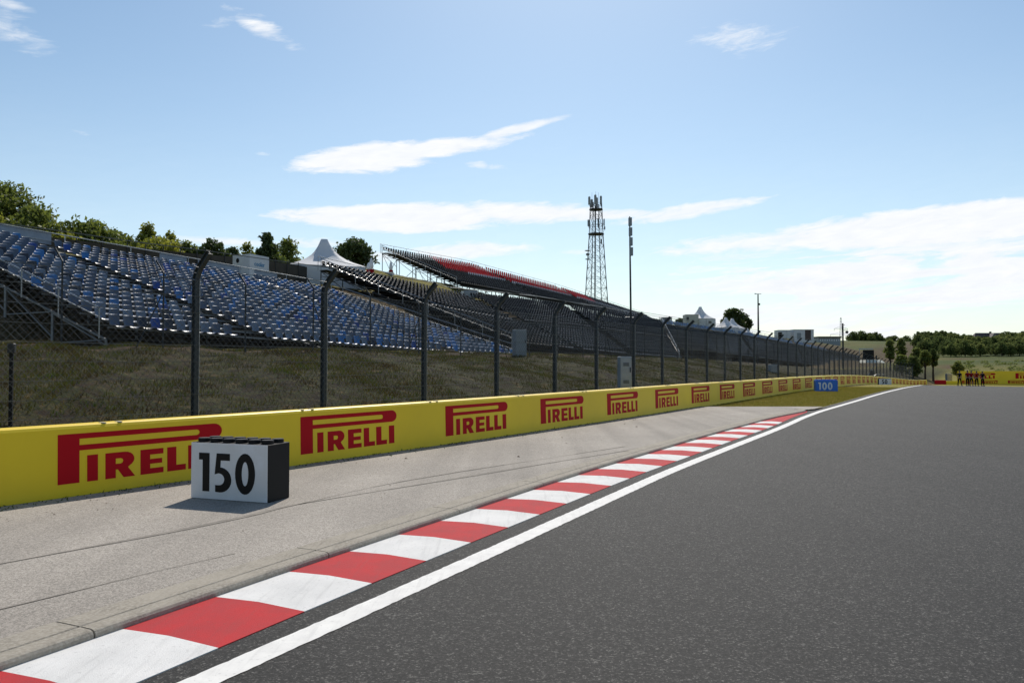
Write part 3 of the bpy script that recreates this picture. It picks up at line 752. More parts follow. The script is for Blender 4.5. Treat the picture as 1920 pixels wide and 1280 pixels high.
# second, lighter fence along the lip of the bank (straight line parallel to the stands)
def P_sw(s, w, z=None):      # s along, w = distance from barrier baseline (straight frame)
    x = T2[0]*s+N2[0]*(w+10.1); y = T2[1]*s+N2[1]*(w+10.1)
    return Vector((x, y, Ts(x, y) if z is None else z))
lip = thing('bank_fence', 'thin dark wire fence with slanted tops along the crest of the grass bank', 'fence', tuple(P_sw(15, 11.5)))
lp_s = [14.4+2.98*k for k in range(-3, 38)]
for i, s in enumerate(lp_s):
    p = P_sw(s, 11.5); mb = MB(); mb.tube([p-Vector((0, 0, .2)), p+Vector((0, 0, 2.25)), p+NV*.30+TV*-.05+Vector((0, 0, 2.62))], .028, 6)
    if i % 2 == 1: mb.tube([p+TV*(.9 if i % 4 == 1 else -.9)+Vector((0, 0, -.1)), p+Vector((0, 0, 1.7))], .02, 5)
    mb.build('post', M['darkmetal'], lip)
for z in (.1, 1.1, 2.15, 2.6):
    mb = MB(); o = .0 if z < 2.5 else .3
    mb.tube([P_sw(s, 11.5)+Vector((0, 0, z))+NV*o for s in lp_s], .006, 4); mb.build('cable', M['wire'], lip)
def lipz(s): p = P_sw(s, 11.5); return p.z
netting(4, 60, .16, .0022, .05, 2.15, 0, 'netting', lip, lambda a, w: P_sw(a, 11.5, 0), lipz, M['wire'])

# ------------------------------------------------------------------ grandstands
def seat_template(lod):
    if lod == 0:
        prof = [(-.41, -.06, .92), (-.38, -.015, .96), (-.22, -.02, 1), (-.05, .005, .95), (.0, .10, .88), (.03, .26, 1.0), (.04, .345, .97), (.045, .378, .86), (.085, .396, .80), (.10, .37, .78)]
        xs = [-.195, -.16, -.07, .07, .16, .195]
    else:
        prof = [(-.42, -.06, .9), (-.38, -.02, .95), (-.05, .0, .95), (.03, .20, 1.0), (.045, .37, .85), (.10, .392, .8)]
        xs = [-.185, 0, .185]
    V = []; 
    for (y, z, sc_) in prof:
        for x in xs:
            e = abs(x)/xs[-1]; V.append((x*sc_, y-(.05*e**3 if z > .04 else 0), z+(.03*e**4 if z < .04 else -.012*e**2 if z > .38 else 0)))
    n = len(xs); q = []
    for r_ in range(len(prof)-1):
        for i in range(n-1): q.append((r_*n+i, r_*n+i+1, (r_+1)*n+i+1, (r_+1)*n+i))
    return np.array(V), np.array(q)
ST = {0: seat_template(0), 1: seat_template(1)}
def seat_mesh(lod, mkey):
    nm = 'seat'; V, q = ST[lod]; me = bpy.data.meshes.new(nm); me.from_pydata([tuple(v) for v in V], [], [tuple(f) for f in q]); me.materials.append(M['seat_'+mkey])
    me.polygons.foreach_set('use_smooth', [True]*len(me.polygons)); me.update(); return me
SEATME = {}
def lerp_poly(P, t):
    P = [Vector(p) for p in P]; n = len(P)-1; k = min(int(t*n), n-1); f = t*n-k; return P[k].lerp(P[k+1], f)
def grandstand(label, front, back, rows, pitch, aisles, color_fn, lod, support_step=3.2, nparts=100, sag=.42, keep=None, group=None, railmat='rail', framemat='dark_steel', rail_left=True, rail_right=True, front_boards=True, clearance=True):
    """front/back: world polylines (seat pan level) with equal point counts"""
    root = thing('grandstand', label, 'grandstand', tuple(front[0]), group)
    rowp = []
    for i in range(rows):
        t = i/(rows-1); rowp.append([Vector(a).lerp(Vector(b), t) for a, b in zip(front, back)])
    seats = []; along_dirs = []
    for i, pl in enumerate(rowp):
        Ls = [0]
        for a, b in zip(pl[:-1], pl[1:]): Ls.append(Ls[-1]+(b-a).length)
        tot = Ls[-1]; n = int(tot/pitch)
        for j in range(n):
            d = (j+.5)*pitch; k = max(0, np.searchsorted(Ls, d)-1); k = min(k, len(pl)-2); f = (d-Ls[k])/(Ls[k+1]-Ls[k])
            p = pl[k].lerp(pl[k+1], f); dr = (pl[k+1]-pl[k]); dr.z = 0; dr.normalize()
            if any(abs(d/tot-a_) < aw/tot for a_, aw in aisles): continue
            if keep and not keep(i, d/tot): continue
            seats.append((i, j, d/tot, p, dr))
    # nearest seats are parts of their own, the rest one part
    seats.sort(key=lambda s_: (s_[3]-Vector((0, 0, HC))).length)
    keys = []
    for s_ in seats: keys.append(color_fn(s_[0], s_[1], s_[2]))
    for s_, key in list(zip(seats, keys))[:nparts]:
        if (lod, key) not in SEATME: SEATME[(lod, key)] = seat_mesh(lod, key)
        o = bpy.data.objects.new('seat', SEATME[(lod, key)]); COL.objects.link(o); o.parent = root
        o.location = s_[3]-root.location; o.rotation_euler = (0, 0, math.atan2(s_[4].y, s_[4].x)+random.uniform(-.02, .02))
    rest = list(zip(seats, keys))[nparts:]
    if rest:
        V, q = ST[lod]; ul = sorted(set(keys)); n = len(rest); nv = len(V)
        P = np.array([list(s_[3]) for s_, _ in rest]); D = np.array([[s_[4].x, s_[4].y] for s_, _ in rest])
        X = V[None, :, 0]*D[:, None, 0]-V[None, :, 1]*D[:, None, 1]+P[:, None, 0]
        Yv = V[None, :, 0]*D[:, None, 1]+V[None, :, 1]*D[:, None, 0]+P[:, None, 1]
        Z = V[None, :, 2]+P[:, None, 2]+rng.uniform(-.008, .008, (n, 1))
        VV = np.stack([X, Yv, Z], 2).reshape(-1, 3); QQ = (q[None]+np.arange(n)[:, None, None]*nv).reshape(-1, 4)
        mi = np.repeat([ul.index(k_) for _, k_ in rest], len(q))
        if lod == 1:
            tpl = np.zeros(len(q), dtype=bool); tpl[[0, 1, len(q)-1, len(q)-2]] = True; mi = np.where(np.tile(tpl, n), len(ul), mi)
        o = npmesh('seats', VV, QQ, [M['seat_'+k_] for k_ in ul]+[M['seat_rim']], root, mi, smooth=(lod == 0)); o['kind'] = 'stuff'
    # decks: a board under every row, seat rail
    mb = MB(); mr = MB()
    for i, pl in enumerate(rowp):
        dr = (pl[-1]-pl[0]); dr.z = 0; dr.normalize(); nv = Vector((-dr.y, dr.x, 0))
        dep = (back[0]-front[0]).length/(rows-1)
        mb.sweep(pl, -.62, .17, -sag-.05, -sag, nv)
        mr.sweep(pl, -.12, -.06, -.10, -.04, nv)
        
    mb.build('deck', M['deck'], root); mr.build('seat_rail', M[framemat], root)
    # supporting frame: uprights and diagonals
    fr = MB(); dr = (Vector(front[-1])-Vector(front[0])); dr.z = 0; tot = dr.length; nS = max(2, int(tot/support_step)); sel = list(range(0, rows, 4))+[rows-1]
    for j in range(nS+1):
        t = j/nS; prev = None
        for i in sel:
            p = lerp_poly(rowp[i], t); g = Ts(p.x, p.y)-.15; top = p.z-sag-.06
            if top-g > .15:
                fr.box((p.x, p.y, g), (.075, .075, top-g), 0)
            cur = (p, g, top)
            if prev is not None:
                a_, ga, ta = prev
                fr.tube([(a_.x, a_.y, ta), (p.x, p.y, top)], .045, 4)
                if top-g > .5 and ((j in (0, nS)) or j % 3 == 0): fr.tube([(a_.x, a_.y, max(ga+.2, ta-.9)), (p.x, p.y, top-.05)], .03, 4); fr.tube([(a_.x, a_.y, ta), (p.x, p.y, g+.25)], .03, 4)
            prev = cur
        if j < nS:
            for i in (0, sel[len(sel)//2], rows-1):
                p = lerp_poly(rowp[i], t); p2 = lerp_poly(rowp[i], (j+1)/nS); fr.tube([(p.x, p.y, p.z-sag-.5), (p2.x, p2.y, p2.z-sag-.5)], .025, 4)
                if i > 0 and j % 2 == 0: fr.tube([(p.x, p.y, p.z-sag-.1), (p2.x, p2.y, Ts(p2.x, p2.y)+.1)], .025, 4)
    fr.build('support_frame', M[framemat], root)
    # hand rails
    def rail(points, h, name='handrail', every=1):
        r_ = MB(); r_.tube([p+Vector((0, 0, h)) for p in points], .03, 5); r_.tube([p+Vector((0, 0, h*.45)) for p in points], .018, 4)
        for k, p in enumerate(points):
            if k % every == 0: r_.tube([p+Vector((0, 0, -.45)), p+Vector((0, 0, h))], .024, 5)
        r_.build(name, M[railmat], root)
    if rail_left: rail([Vector(p[0]).lerp(p[1], 0)-((p[1]-p[0]).normalized())*.25 for p in rowp[::3]]+[rowp[-1][0]], .55)
    if rail_right: rail([p[-1]+((p[-1]-p[-2]).normalized())*.30 for p in rowp[::3]]+[rowp[-1][-1]], .55)
    # back rail
    bk = [lerp_poly(rowp[-1], t)+Vector((NV.x, NV.y, 0))*.35 for t in np.linspace(0, 1, max(4, int(tot/3)))]
    rail(bk, .75, 'back_rail')
    return root, rowp

def blue_mix(i, j, t):
    r_ = random.random()
    bright = .10 if t < .45 else .22
    if r_ < bright: return 'sky'
    if r_ < bright+.06: return 'royal'
    if r_ < bright+.42: return 'slate'
    if r_ < bright+.60: return 'dark' if t < .5 else 'bluegrey'
    return 'faded' if i < 14 else 'slate'
# blue stand: s 15.2 - 40.6, w 15.5 - 31.5
zb = lambda s, w: 2.98-.034*(s-15.2)+(w-15.5)/16*4.95
fl = [P_sw(s, 15.5, zb(s, 15.5)) for s in (15.0, 23.5, 32, 40.9)]; bk = [P_sw(s, 31.5, zb(s, 31.5)-(.012*(s-15))) for s in (15.0, 23.5, 32, 40.9)]
Ltot = 25.9
blue, blue_rows = grandstand('nearest grandstand with rows of faded and bright blue seats', fl, bk, 20, .50, [((20.7-15)/Ltot, .62), ((33.4-15)/Ltot, .62)], blue_mix, 0, framemat='stand_steel')
# pale boards closing the back of the blue stand
for (t0, t1) in ((.13, .26), (.50, .57), (.60, .72), (.76, .83)):
    a = lerp_poly(blue_rows[-1], t0)+NV*.42; b_ = lerp_poly(blue_rows[-1], t1)+NV*.42; mb = MB()
    mb.hexa([a+Vector((0, 0, .15)), b_+Vector((0, 0, .15)), b_+NV*.03+Vector((0, 0, .15)), a+NV*.03+Vector((0, 0, .15))], [a+Vector((0, 0, .74)), b_+Vector((0, 0, .74)), b_+NV*.03+Vector((0, 0, .74)), a+NV*.03+Vector((0, 0, .74))])
    mb.build('back_panel', M['panel'], blue)
# black stand
fl = [at(963, 640, 55.7), at(1050, 649, 62), at(1150, 659, 70.5), at(1272, 669, 83)]
bk = [at(602, 497, 66), at(850, 552, 82), at(1010, 566, 98), at(1240, 603, 124)]
def blackc(i, j, t): return 'black' if random.random() < .75 else 'grey'
blk, blk_rows = grandstand('wide grandstand of black seats directly right of the blue seated stand', fl, bk, 24, .52, [(.3, .9), (.62, .9)], blackc, 1, keep=lambda i, t: not (9 <= i <= 10))
# far stand
fl = [at(1270, 651, 86), at(1400, 666, 112), at(1500, 679, 148), at(1606, 697, 205)]
bk = [at(1241, 603, 122), at(1380, 622, 150), at(1490, 642, 185), at(1612, 669, 232)]
def farc(i, j, t):
    if i >= 18 and t < .75: return 'bluegrey' if random.random() < .8 else 'sky'
    return 'black' if random.random() < .7 else 'grey'
far, far_rows = grandstand('farthest dark grandstand with a blue-grey top band stretching to the marshal post', fl, bk, 21, .62, [(.25, 1.2), (.55, 1.2)], farc, 1, support_step=6, rail_left=False, rail_right=False, railmat='dark_steel', keep=lambda i, t: not (15 <= i <= 17))
# upper stand with red block
fl = [at(858, 528, 93.5), at(975, 549, 112), at(1100, 573, 134), at(1236, 606, 158)]
bk = [at(717, 468, 100), at(880, 497, 122), at(1050, 541, 146), at(1210, 592, 170)]
def upc(i, j, t):
    if i in (6, 7) and .16 < t < .9: return 'pale' if i == 7 else 'grey'
    if 8 <= i <= 15 and .14-.006*(15-i) < t < .72: return 'red' if i < 15 or j % 3 else 'black'
    return 'grey' if random.random() < .6 else 'black'
up, up_rows = grandstand('highest grandstand on scaffolding on the hill with a block of red seats', fl, bk, 16, .58, [(.33, .9), (.62, .9)], upc, 1, support_step=4, rail_right=False)

# ------------------------------------------------------------------ distance marker boards shaped like studded bricks
def marker(label, txt, fl_, dvec, width, depth, height, body_front, body_side, digit_m, studm, dig_h, dig_x, dig_z, z0):
    root = thing('distance_marker', label, 'distance board', (fl_[0], fl_[1], z0))
    x = Vector((dvec[0], dvec[1], 0)).normalized(); y = Vector((-x.y, x.x, 0)); o = Vector((fl_[0], fl_[1], z0))
    if y.y < 0: y = -y
    rz = math.atan2(x.y, x.x)
    c = o+x*width/2+y*depth/2
    mb = MB(); mb.box((c.x, c.y, z0), (width, depth, height), rz, 0, bevel=.006); mb.build('body', body_side, root)
    fc = o+x*width/2-y*.005; mb = MB(); mb.box((fc.x, fc.y, z0+.004), (width-.01, .010, height-.008), rz); mb.build('front_face', body_front, root)
    nS = 6; px_ = width/nS
    for r_ in range(2):
        for k in range(nS):
            s_ = o+x*(px_*(k+.5))+y*(depth*(.27+.46*r_)); mb = MB(); mb.lathe((s_.x, s_.y, z0+height-.002), [(px_*.39, 0), (px_*.39, .042), (px_*.36, .05)], 20); ob = mb.build('stud', studm, root)
    lps, wtot = digits(txt, dig_h)
    poly_obj(lps, o+x*dig_x+Vector((0, 0, dig_z))-y*.0105, x, Vector((0, 0, 1)), -y*.003, 'number', digit_m, root)
    return root
A = at(363.3, 935.8, 9.95); A = Vector((-3.99, 10.0, 0)); B = Vector((-2.92, 9.61, 0)); dv = (B-A)
marker('white and black studded brick board reading 150', '150', A, dv, dv.length, .43, .69, M['sign_white'], M['black'], M['black'], M['black'], .47, .125, .095, .066)
p = at(1529, 728, 49.5); marker('blue studded brick board reading 100 on the grass', '100', (p.x, p.y), (1, -.12), 1.33, .42, .70, M['sign_blue'], M['sign_blue'], M['sign_digit_light'], M['sign_blue'], .45, .17, .12, Gs(p.x, p.y)-.01)
p = at(1648, 720, 84.5); marker('small pale grey board reading 50 near the far bend', '50', (p.x, p.y), (1, -.1), 1.27, .38, .62, M['sign_white'], M['black'], M['black'], M['black'], .44, .30, .09, Gs(p.x, p.y)+.0)

# ------------------------------------------------------------------ cabinets, masts, poles near the fence
def cabinet(label, px, ybase, Y, w, d, h, m, rz, louvre=False):
    p = at(px, ybase, Y); z = min(p.z, 99); root = thing('equipment_cabinet', label, 'cabinet', (p.x, p.y, z))
    mb = MB(); mb.box((p.x, p.y, z), (w, d, h), rz, bevel=.02); mb.build('casing', m, root)
    xv = Vector((math.cos(rz), math.sin(rz), 0)); yv = Vector((-xv.y, xv.x, 0)); f = Vector((p.x, p.y, z))-yv*(d/2+.006)
    mb = MB(); mb.box(tuple(f+Vector((0, 0, .08))), (w*.9, .016, h*.86), rz); dr = mb.build('door', m, root)
    mb = MB(); q = f+xv*w*.36+Vector((0, 0, h*.5)); mb.box(tuple(q-yv*.02), (.03, .03, .16), rz); mb.build('handle', M['darkmetal'], dr)
    if louvre:
        mb = MB()
        for zz in list(np.arange(h*.15, h*.25, .03))+list(np.arange(h*.7, h*.8, .03)): mb.box(tuple(f-yv*.014+Vector((0, 0, zz))), (w*.5, .012, .014), rz)
        mb.build('louvre', M['darkmetal'], root)
    mb = MB(); mb.box((p.x, p.y, z-.35), (w*1.05, d*1.05, .345), rz); mb.build('plinth', M['concrete'], root)
    return root
cabinet('large plain grey cabinet at the right end of the blue seats', 974, 669, 41.5, .62, .5, 1.42, M['grey_box'], .35)
cabinet('tall louvred grey cabinet beside the floodlight mast, behind the fence', 1171, 727, 27.0, .40, .36, 1.06, M['grey_box'], .15, True)
cabinet('tiny grey cabinet low behind the far yellow barrier', 1450, 708, 60, .7, .5, 1.0, M['grey_box'], .2)

MY0 = 37.0
p = at(1185, 726, MY0); zt = zpx(406, MY0)
mast = thing('speaker_mast', 'slim mast with four stacked grey boxes standing at the fence', 'mast', (p.x, p.y, p.z))
mb = MB(); mb.tube([(p.x, p.y, p.z-.6), (p.x-.02, p.y, p.z+1.0)], .06, 8); mb.build('base_pole', M['rust'], mast)
mb = MB(); mb.tube([(p.x-.02, p.y, p.z+1.0), (p.x-.06, p.y, zpx(500, MY0)), (p.x-.08, p.y, zt)], [.052, .042, .028], 8); mb.build('pole', M['darkmetal'], mast)
for k in range(4):
    zc = zt-.02-k*.462-.42; mb = MB(); mb.box((p.x-.06+.016*k, p.y-.03, zc), (.142, .15, .385), .1, bevel=.008); mb.build('panel_box', M['grey_box'], mast)
mb = MB(); mb.tube([(p.x-.30, p.y, zpx(594, MY0)), (p.x+.11, p.y, zpx(595, MY0))], .012, 5); mb.build('bracket', M['rail'], mast)
# camera post on the bank, left edge
p = at(20, 775, 12.2); root = thing('camera_post', 'short black post carrying a small box at the left edge of the bank', 'post', (p.x, p.y, Ts(p.x, p.y)))
zb0 = Ts(p.x, p.y); mb = MB(); mb.box((p.x, p.y, zb0-.3), (.05, .05, zpx(655, 12.2)-zb0+.3), .3); mb.build('pole', M['black'], root)
mb = MB(); mb.box((p.x+.0, p.y, zpx(662, 12.2)), (.10, .10, .15), .3, bevel=.01); mb.build('box', M['darkmetal'], root)

# lattice telecom tower
TY = 182; tb = at(1118, 570, TY); z0 = Ts(tb.x, tb.y); ztp = zpx(385, TY); zt_all = zpx(368, TY)
tower = thing('telecom_tower', 'tall steel lattice telecom tower with panel antennas behind the stands', 'tower', (tb.x, tb.y, z0))
w0 = 4.3*1.14; w1 = 1.9; zbase = z0
def tw(z):
    zz = zpx(565, TY); return float(np.interp(z, [zz-6, zz, zpx(440, TY), ztp], [4.8, 4.0, 2.45, 2.0]))
def corner(z, k):
    h = tw(z)/2; a = R(45+90*k+14); return Vector((tb.x+h*1.414*math.cos(a), tb.y+h*1.414*math.sin(a), z))
mb = MB()
for k in range(4): mb.tube([corner(z, k) for z in np.linspace(zbase-1, ztp+.5, 9)], .10, 5)
mb.build('leg_frame', M['darkmetal'], tower)
mb = MB(); lv = list(np.linspace(zbase, ztp, 13))
for a, b_ in zip(lv[:-1], lv[1:]):
    for k in range(4):
        mb.tube([corner(a, k), corner(b_, (k+1) % 4)], .04, 4); mb.tube([corner(a, (k+1) % 4), corner(b_, k)], .04, 4); mb.tube([corner(b_, k), corner(b_, (k+1) % 4)], .045, 4)
mb.build('bracing', M['darkmetal'], tower)
mb = MB(); mb.tube([(tb.x-.35, tb.y, zbase), (tb.x-.15, tb.y, ztp)], .16, 6); mb.build('cable_ladder', M['darkmetal'], tower)
for yy_ in (394, 440):
    z = zpx(yy_, TY); mb = MB(); mb.lathe((tb.x, tb.y, z), [(tw(z)*.75, 0), (tw(z)*.75, .25)], 8); mb.build('platform', M['darkmetal'], tower)
ant = [(1104, 371, 386), (1110, 373, 388), (1115, 368, 386), (1120, 369, 388), (1126, 369, 385), (1103, 413, 425), (1123, 408, 424), (1132, 412, 424), (1133, 426, 431), (1127, 449, 457)]
for i, (px, ya, yb) in enumerate(ant):
    a = at(px, yb, TY); h = zpx(ya, TY)-a.z; yo = [-1.2, .6, -1.4, 1.0, -.8, -.5, 1.2, -.7, -.7, -.4][i]
    mb = MB(); mb.box((a.x, a.y+yo, a.z), (.50, .28, h), .2*i, bevel=.03); mb.tube([(a.x+.05, a.y+yo+.2, a.z-.3), (a.x+.05, a.y+yo+.2, a.z+h+.2)], .05, 5)
    mb.tube([(a.x, a.y+yo+.2, a.z+h*.3), (tb.x+(a.x-tb.x)*.35, tb.y, a.z+h*.3)], .04, 4); mb.build('antenna_panel', M['grey_box'], tower)
for px, yy_, f_ in ((1101, 471, 0), (1102, 477, 1), (1102, 487, 0)):
    a = at(px, yy_, TY); mb = MB()
    if f_: mb.lathe((a.x, a.y, a.z-.3), [(.2, 0), (.42, .15), (.42, .5), (.2, .6)], 10)
    else: mb.lathe((a.x, a.y, a.z), [(.2, 0), (.6, .1), (.55, .2)], 10)
    mb.tube([(a.x, a.y, a.z), (tb.x-1.2, tb.y, a.z)], .05, 4); mb.build('dish', M['grey_box'], tower)
mb = MB()
for px, ya in ((1110, 361), (1117, 359), (1122, 361)): a = at(px, 385, TY); mb.tube([a, (a.x, a.y, zpx(ya, TY))], .03, 4)
mb.build('aerial_rod', M['darkmetal'], tower)

# far camera pole, overhead pylon, lamp pole
def simple_pole(name, label, cat, px, ytop, ybase, Y, r0, r1, arms=()):
    p = at(px, ybase, Y); zt = zpx(ytop, Y); root = thing(name, label, cat, tuple(p)); mb = MB()
    mb.tube([(p.x, p.y, min(p.z, Ts(p.x, p.y))-.3), (p.x-.01, p.y, zt)], [r0, r1], 7); mb.build('pole', M['darkmetal'], root)
    return root, p, zt
r_, p, zt = simple_pole('camera_pole', 'plain tall pole with small cameras right of the pointed tents', 'pole', 1422, 551, 626, 175, .22, .13)
mb = MB(); mb.tube([(p.x-.7, p.y, zt), (p.x+.7, p.y, zt)], .06, 5); mb.box((p.x-.6, p.y, zt), (.3, .3, .12)); mb.build('camera_bracket', M['darkmetal'], r_)
mb = MB(); mb.box((p.x+.25, p.y, zpx(572, 175)), (.3, .3, .4)); mb.build('camera', M['darkmetal'], r_)
r_, p, zt = simple_pole('camera_pole', 'dark pole with a hanging dome camera beyond the far stand', 'pole', 1581, 606, 672, 150, .17, .14)
mb = MB(); mb.tube([(p.x, p.y, zpx(619, 150)), (p.x+.75, p.y, zpx(619, 150))], .05, 5); mb.tube([(p.x, p.y, zt-.3), (p.x+.35, p.y, zt-.3)], .05, 5); mb.build('bracket', M['darkmetal'], r_)
mb = MB(); mb.lathe((p.x+.75, p.y, zpx(625, 150)), [(.1, 0), (.28, .15), (.28, .4), (.1, .5)], 10); mb.build('camera', M['darkmetal'], r_)
PY = 430; p = at(1577, 643, PY); pyl = thing('power_pylon', 'thin lattice electricity pylon with two cross arms on the horizon', 'pylon', tuple(p))
mb = MB(); zt = zpx(595, PY)
for k in (-1, 1):
    mb.tube([(p.x+k*1.0, p.y, p.z-3), (p.x+k*.25, p.y, zt)], .09, 4)
n = 9
for k in range(n):
    a, b_ = p.z+(zt-p.z)*k/n, p.z+(zt-p.z)*(k+1)/n; wa, wb = 1-.75*k/n, 1-.75*(k+1)/n
    mb.tube([(p.x-wa, p.y, a), (p.x+wb, p.y, b_)], .06, 4); mb.tube([(p.x+wa, p.y, a), (p.x-wb, p.y, b_)], .06, 4)
mb.build('mast', M['stand_steel'], pyl)
for yy_, hw in ((616, 12.5), (627, 20)):
    z = zpx(yy_, PY); mb = MB(); hw = hw*PY/F; mb.tube([(p.x-hw, p.y, z), (p.x+hw, p.y, z)], .1, 4); mb.tube([(p.x-hw, p.y, z), (p.x, p.y, z+1.3), (p.x+hw, p.y, z)], .06, 4)
    for sx_ in (-1, 1): mb.tube([(p.x+sx_*hw, p.y, z), (p.x+sx_*hw, p.y, z-1.2)], .08, 4)
    mb.build('cross_arm', M['stand_steel'], pyl)

# ------------------------------------------------------------------ marshal post with screen
MY = 112; base = at(1645, 705, MY); g0 = Ts(base.x, base.y)
mp = thing('marshal_post', 'raised marshal post with cream canopy and black screen behind the far barrier', 'marshal post', (base.x, base.y, g0))
def bx(px0, px1, y0, y1, dep, name, m, yo=0.0):
    a = at(px0, y1, MY); b_ = at(px1, y0, MY); mb = MB(); mb.box(((a.x+b_.x)/2, MY+yo, a.z), (b_.x-a.x, dep, b_.z-a.z), 0); return mb.build(name, m, mp)
bx(1621, 1639, 656, 674, .5, 'screen', M['black'], .3); bx(1612, 1639, 653, 655, .1, 'top_bar', M['rail'], .3)
a = at(1616, 680, MY); b_ = at(1650, 680, MY); t0 = at(1620, 674.5, MY); t1 = at(1649, 674.5, MY); mb = MB(); q = at(1652, 680, MY)
mb.hexa([(a.x, MY-1.2, a.z), (q.x, MY-1.2, q.z), (q.x, MY+1.2, q.z), (a.x, MY+1.2, a.z)], [(t0.x, MY-.6, t0.z), (t1.x, MY-.6, t1.z), (t1.x, MY+1.2, t1.z), (t0.x, MY+1.2, t0.z)]); mb.build('canopy', M['canopy'], mp)
for (px, yt, yb, r_) in ((1613, 654, 704, .04), (1645, 666, 704, .11), (1622, 674, 656, .04), (1638, 674, 656, .04)):
    a = at(px, yb, MY); mb = MB(); mb.tube([(a.x, MY+.2, a.z-(.8 if yb > 700 else 0)), (a.x, MY+.2, zpx(yt, MY))], r_, 6); mb.build('post', M['darkmetal'] if r_ > .1 else M['rail'], mp)
a = at(1627, 705, MY); b_ = at(1643, 680, MY); mb = MB(); mb.tube([a, b_], .07, 5); mb.build('brace', M['rail'], mp)
a = at(1637, 706, MY); b_ = at(1643, 702, MY); c_ = at(1657, 702, MY); mb = MB(); mb.tube([a, b_, c_], .06, 5); mb.build('handrail', M['rail'], mp)
a = at(1634, 700, MY); mb = MB(); mb.lathe((a.x, MY-.3, a.z-.2), [(.3, 0), (.3, .5), (.2, .6)], 10); mb.build('drum', M['darkmetal'], mp)

# ------------------------------------------------------------------ far board wall, red and yellow end blocks
WY = 150; zb_ = zpx(719.5, WY)
wall = thing('advertising_wall', 'tall yellow board wall with red lettering across the far bend', 'advertising wall', (at(1797, 719, WY).x, WY, zb_))
x0 = at(1797, 719, WY).x; x1 = x0+34; mb = MB(); hU = zpx(695.5, WY)-zb_
mb.box(((x0+x1)/2, WY+.2, zb_-.3), (x1-x0, .4, hU+.3)); mb.build('board', M['yellow'], wall)
def wlogo(px, yb, sc_, sy):
    a = at(px, yb, WY); lp = [[[(q[0]*sc_, q[1]*sy) for q in l] for l in g] for g in LOGO]
    poly_obj(lp, Vector((a.x, WY-.003, a.z)), Vector((1, 0, 0)), Vector((0, 0, 1)), Vector((0, -.012, 0)), 'lettering', M['red'], wall)
wlogo(1812, 709.5, 2.28, 1.65); wlogo(1904, 709.5, 2.28, 1.65); wlogo(1804, 718.6, 1.15, .92); wlogo(1841, 718.6, 1.25, .92); wlogo(1890, 718.6, 1.3, .92)
for lbl, pxa, pxb, ya, yb, m_ in (('low red barrier block between the yellow barrier and board wall', 1753, 1773, 712.5, 720.5, M['red']), ('low yellow barrier block just left of the standing people', 1773.5, 1797, 713.8, 720.5, M['yellow'])):
    a = at(pxa, yb, 146); b_ = at(pxb, ya, 146); mb = MB(); mb.box(((a.x+b_.x)/2, 146, a.z-.2), (b_.x-a.x, .4, b_.z-a.z+.2), 0, bevel=.05); o = mb.build('barrier_block', m_, None); tag(o, lbl, 'barrier')
a = at(1780, 714, 153); root = cabinet('small blue-grey cabinet under the lone round tree at the bend', 1779, 714, 153, 1.0, .7, 1.4, M['grey_box'], 0)

# ------------------------------------------------------------------ tents, containers, umbrellas
def pagoda(label, px, yapex, yeave, ybase, Y, wpx, rz=.5, name='pagoda_tent', walls=True):
    p = at(px, ybase, Y); w = wpx*Y/F/1.25; ze = zpx(yeave, Y); za = zpx(yapex, Y); root = thing(name, label, 'tent', tuple(p))
    prof = [(1, 0), (.90, .055), (.72, .15), (.54, .27), (.38, .42), (.25, .60), (.15, .80), (.085, 1.0)]; h = za-ze; mb = MB(); nseg = 6; vs = []; fs = []
    c4 = [(math.cos(R(45+90*k)+rz)*w*.707, math.sin(R(45+90*k)+rz)*w*.707) for k in range(4)]
    per = []
    for k in range(4):
        for q in range(nseg): t = q/nseg; per.append((c4[k][0]*(1-t)+c4[(k+1) % 4][0]*t, c4[k][1]*(1-t)+c4[(k+1) % 4][1]*t, 4*t*(1-t)))
    for (f_, hh) in prof:
        for (x, y, s_) in per: vs.append((p.x+x*f_, p.y+y*f_, ze+h*hh+(-.0+.0*s_)*f_))
    n = len(per)
    for i in range(len(prof)-1):
        for k in range(n): fs.append((i*n+k, i*n+(k+1) % n, (i+1)*n+(k+1) % n, (i+1)*n+k))
    fs.append(tuple((len(prof)-1)*n+k for k in range(n)))
    mb.add(vs, fs); mb.build('roof', M['tent'], root, smooth=True)
    zb1 = min(p.z, Ts(p.x, p.y))-.2
    mb = MB()
    for k in range(4):
        a, b_ = c4[k], c4[(k+1) % 4]; a = Vector((p.x+a[0]*.995, p.y+a[1]*.995, 0)); b_ = Vector((p.x+b_[0]*.995, p.y+b_[1]*.995, 0)); m_ = Vector((p.x, p.y, 0)); ia = (m_-a).normalized()*.03; ib = (m_-b_).normalized()*.03
        lo = zb1 if walls else ze-.35
        z2 = Vector((0, 0, 1)); mb.hexa([a+z2*lo, b_+z2*lo, b_+ib+z2*lo, a+ia+z2*lo], [a+z2*(ze+.01), b_+z2*(ze+.01), b_+ib+z2*(ze+.01), a+ia+z2*(ze+.01)])
    mb.build('side_wall', M['tent'], root)
    mb = MB()
    for k in range(4): mb.tube([(p.x+c4[k][0]*.97, p.y+c4[k][1]*.97, zb1), (p.x+c4[k][0]*.97, p.y+c4[k][1]*.97, ze)], .05, 6)
    mb.build('frame', M['rail'], root)
    return root
pagoda('large white pointed tent between the blue and black stands', 607, 449, 505, 545, 74, 168, .35)
pagoda('far white pointed tent behind the cream box building', 1313, 575, 598, 612, 178, 50, .5)
pagoda('left tent of the two small twin white pointed tents before the round tree', 1361, 595, 614, 626, 170, 42, .4)
pagoda('right tent of the two small twin white pointed tents before the round tree', 1373, 597, 616, 626, 178, 44, .4)
pagoda('tiny low white tent below the plain tall pole', 1402, 615, 624, 627, 172, 14, .3)
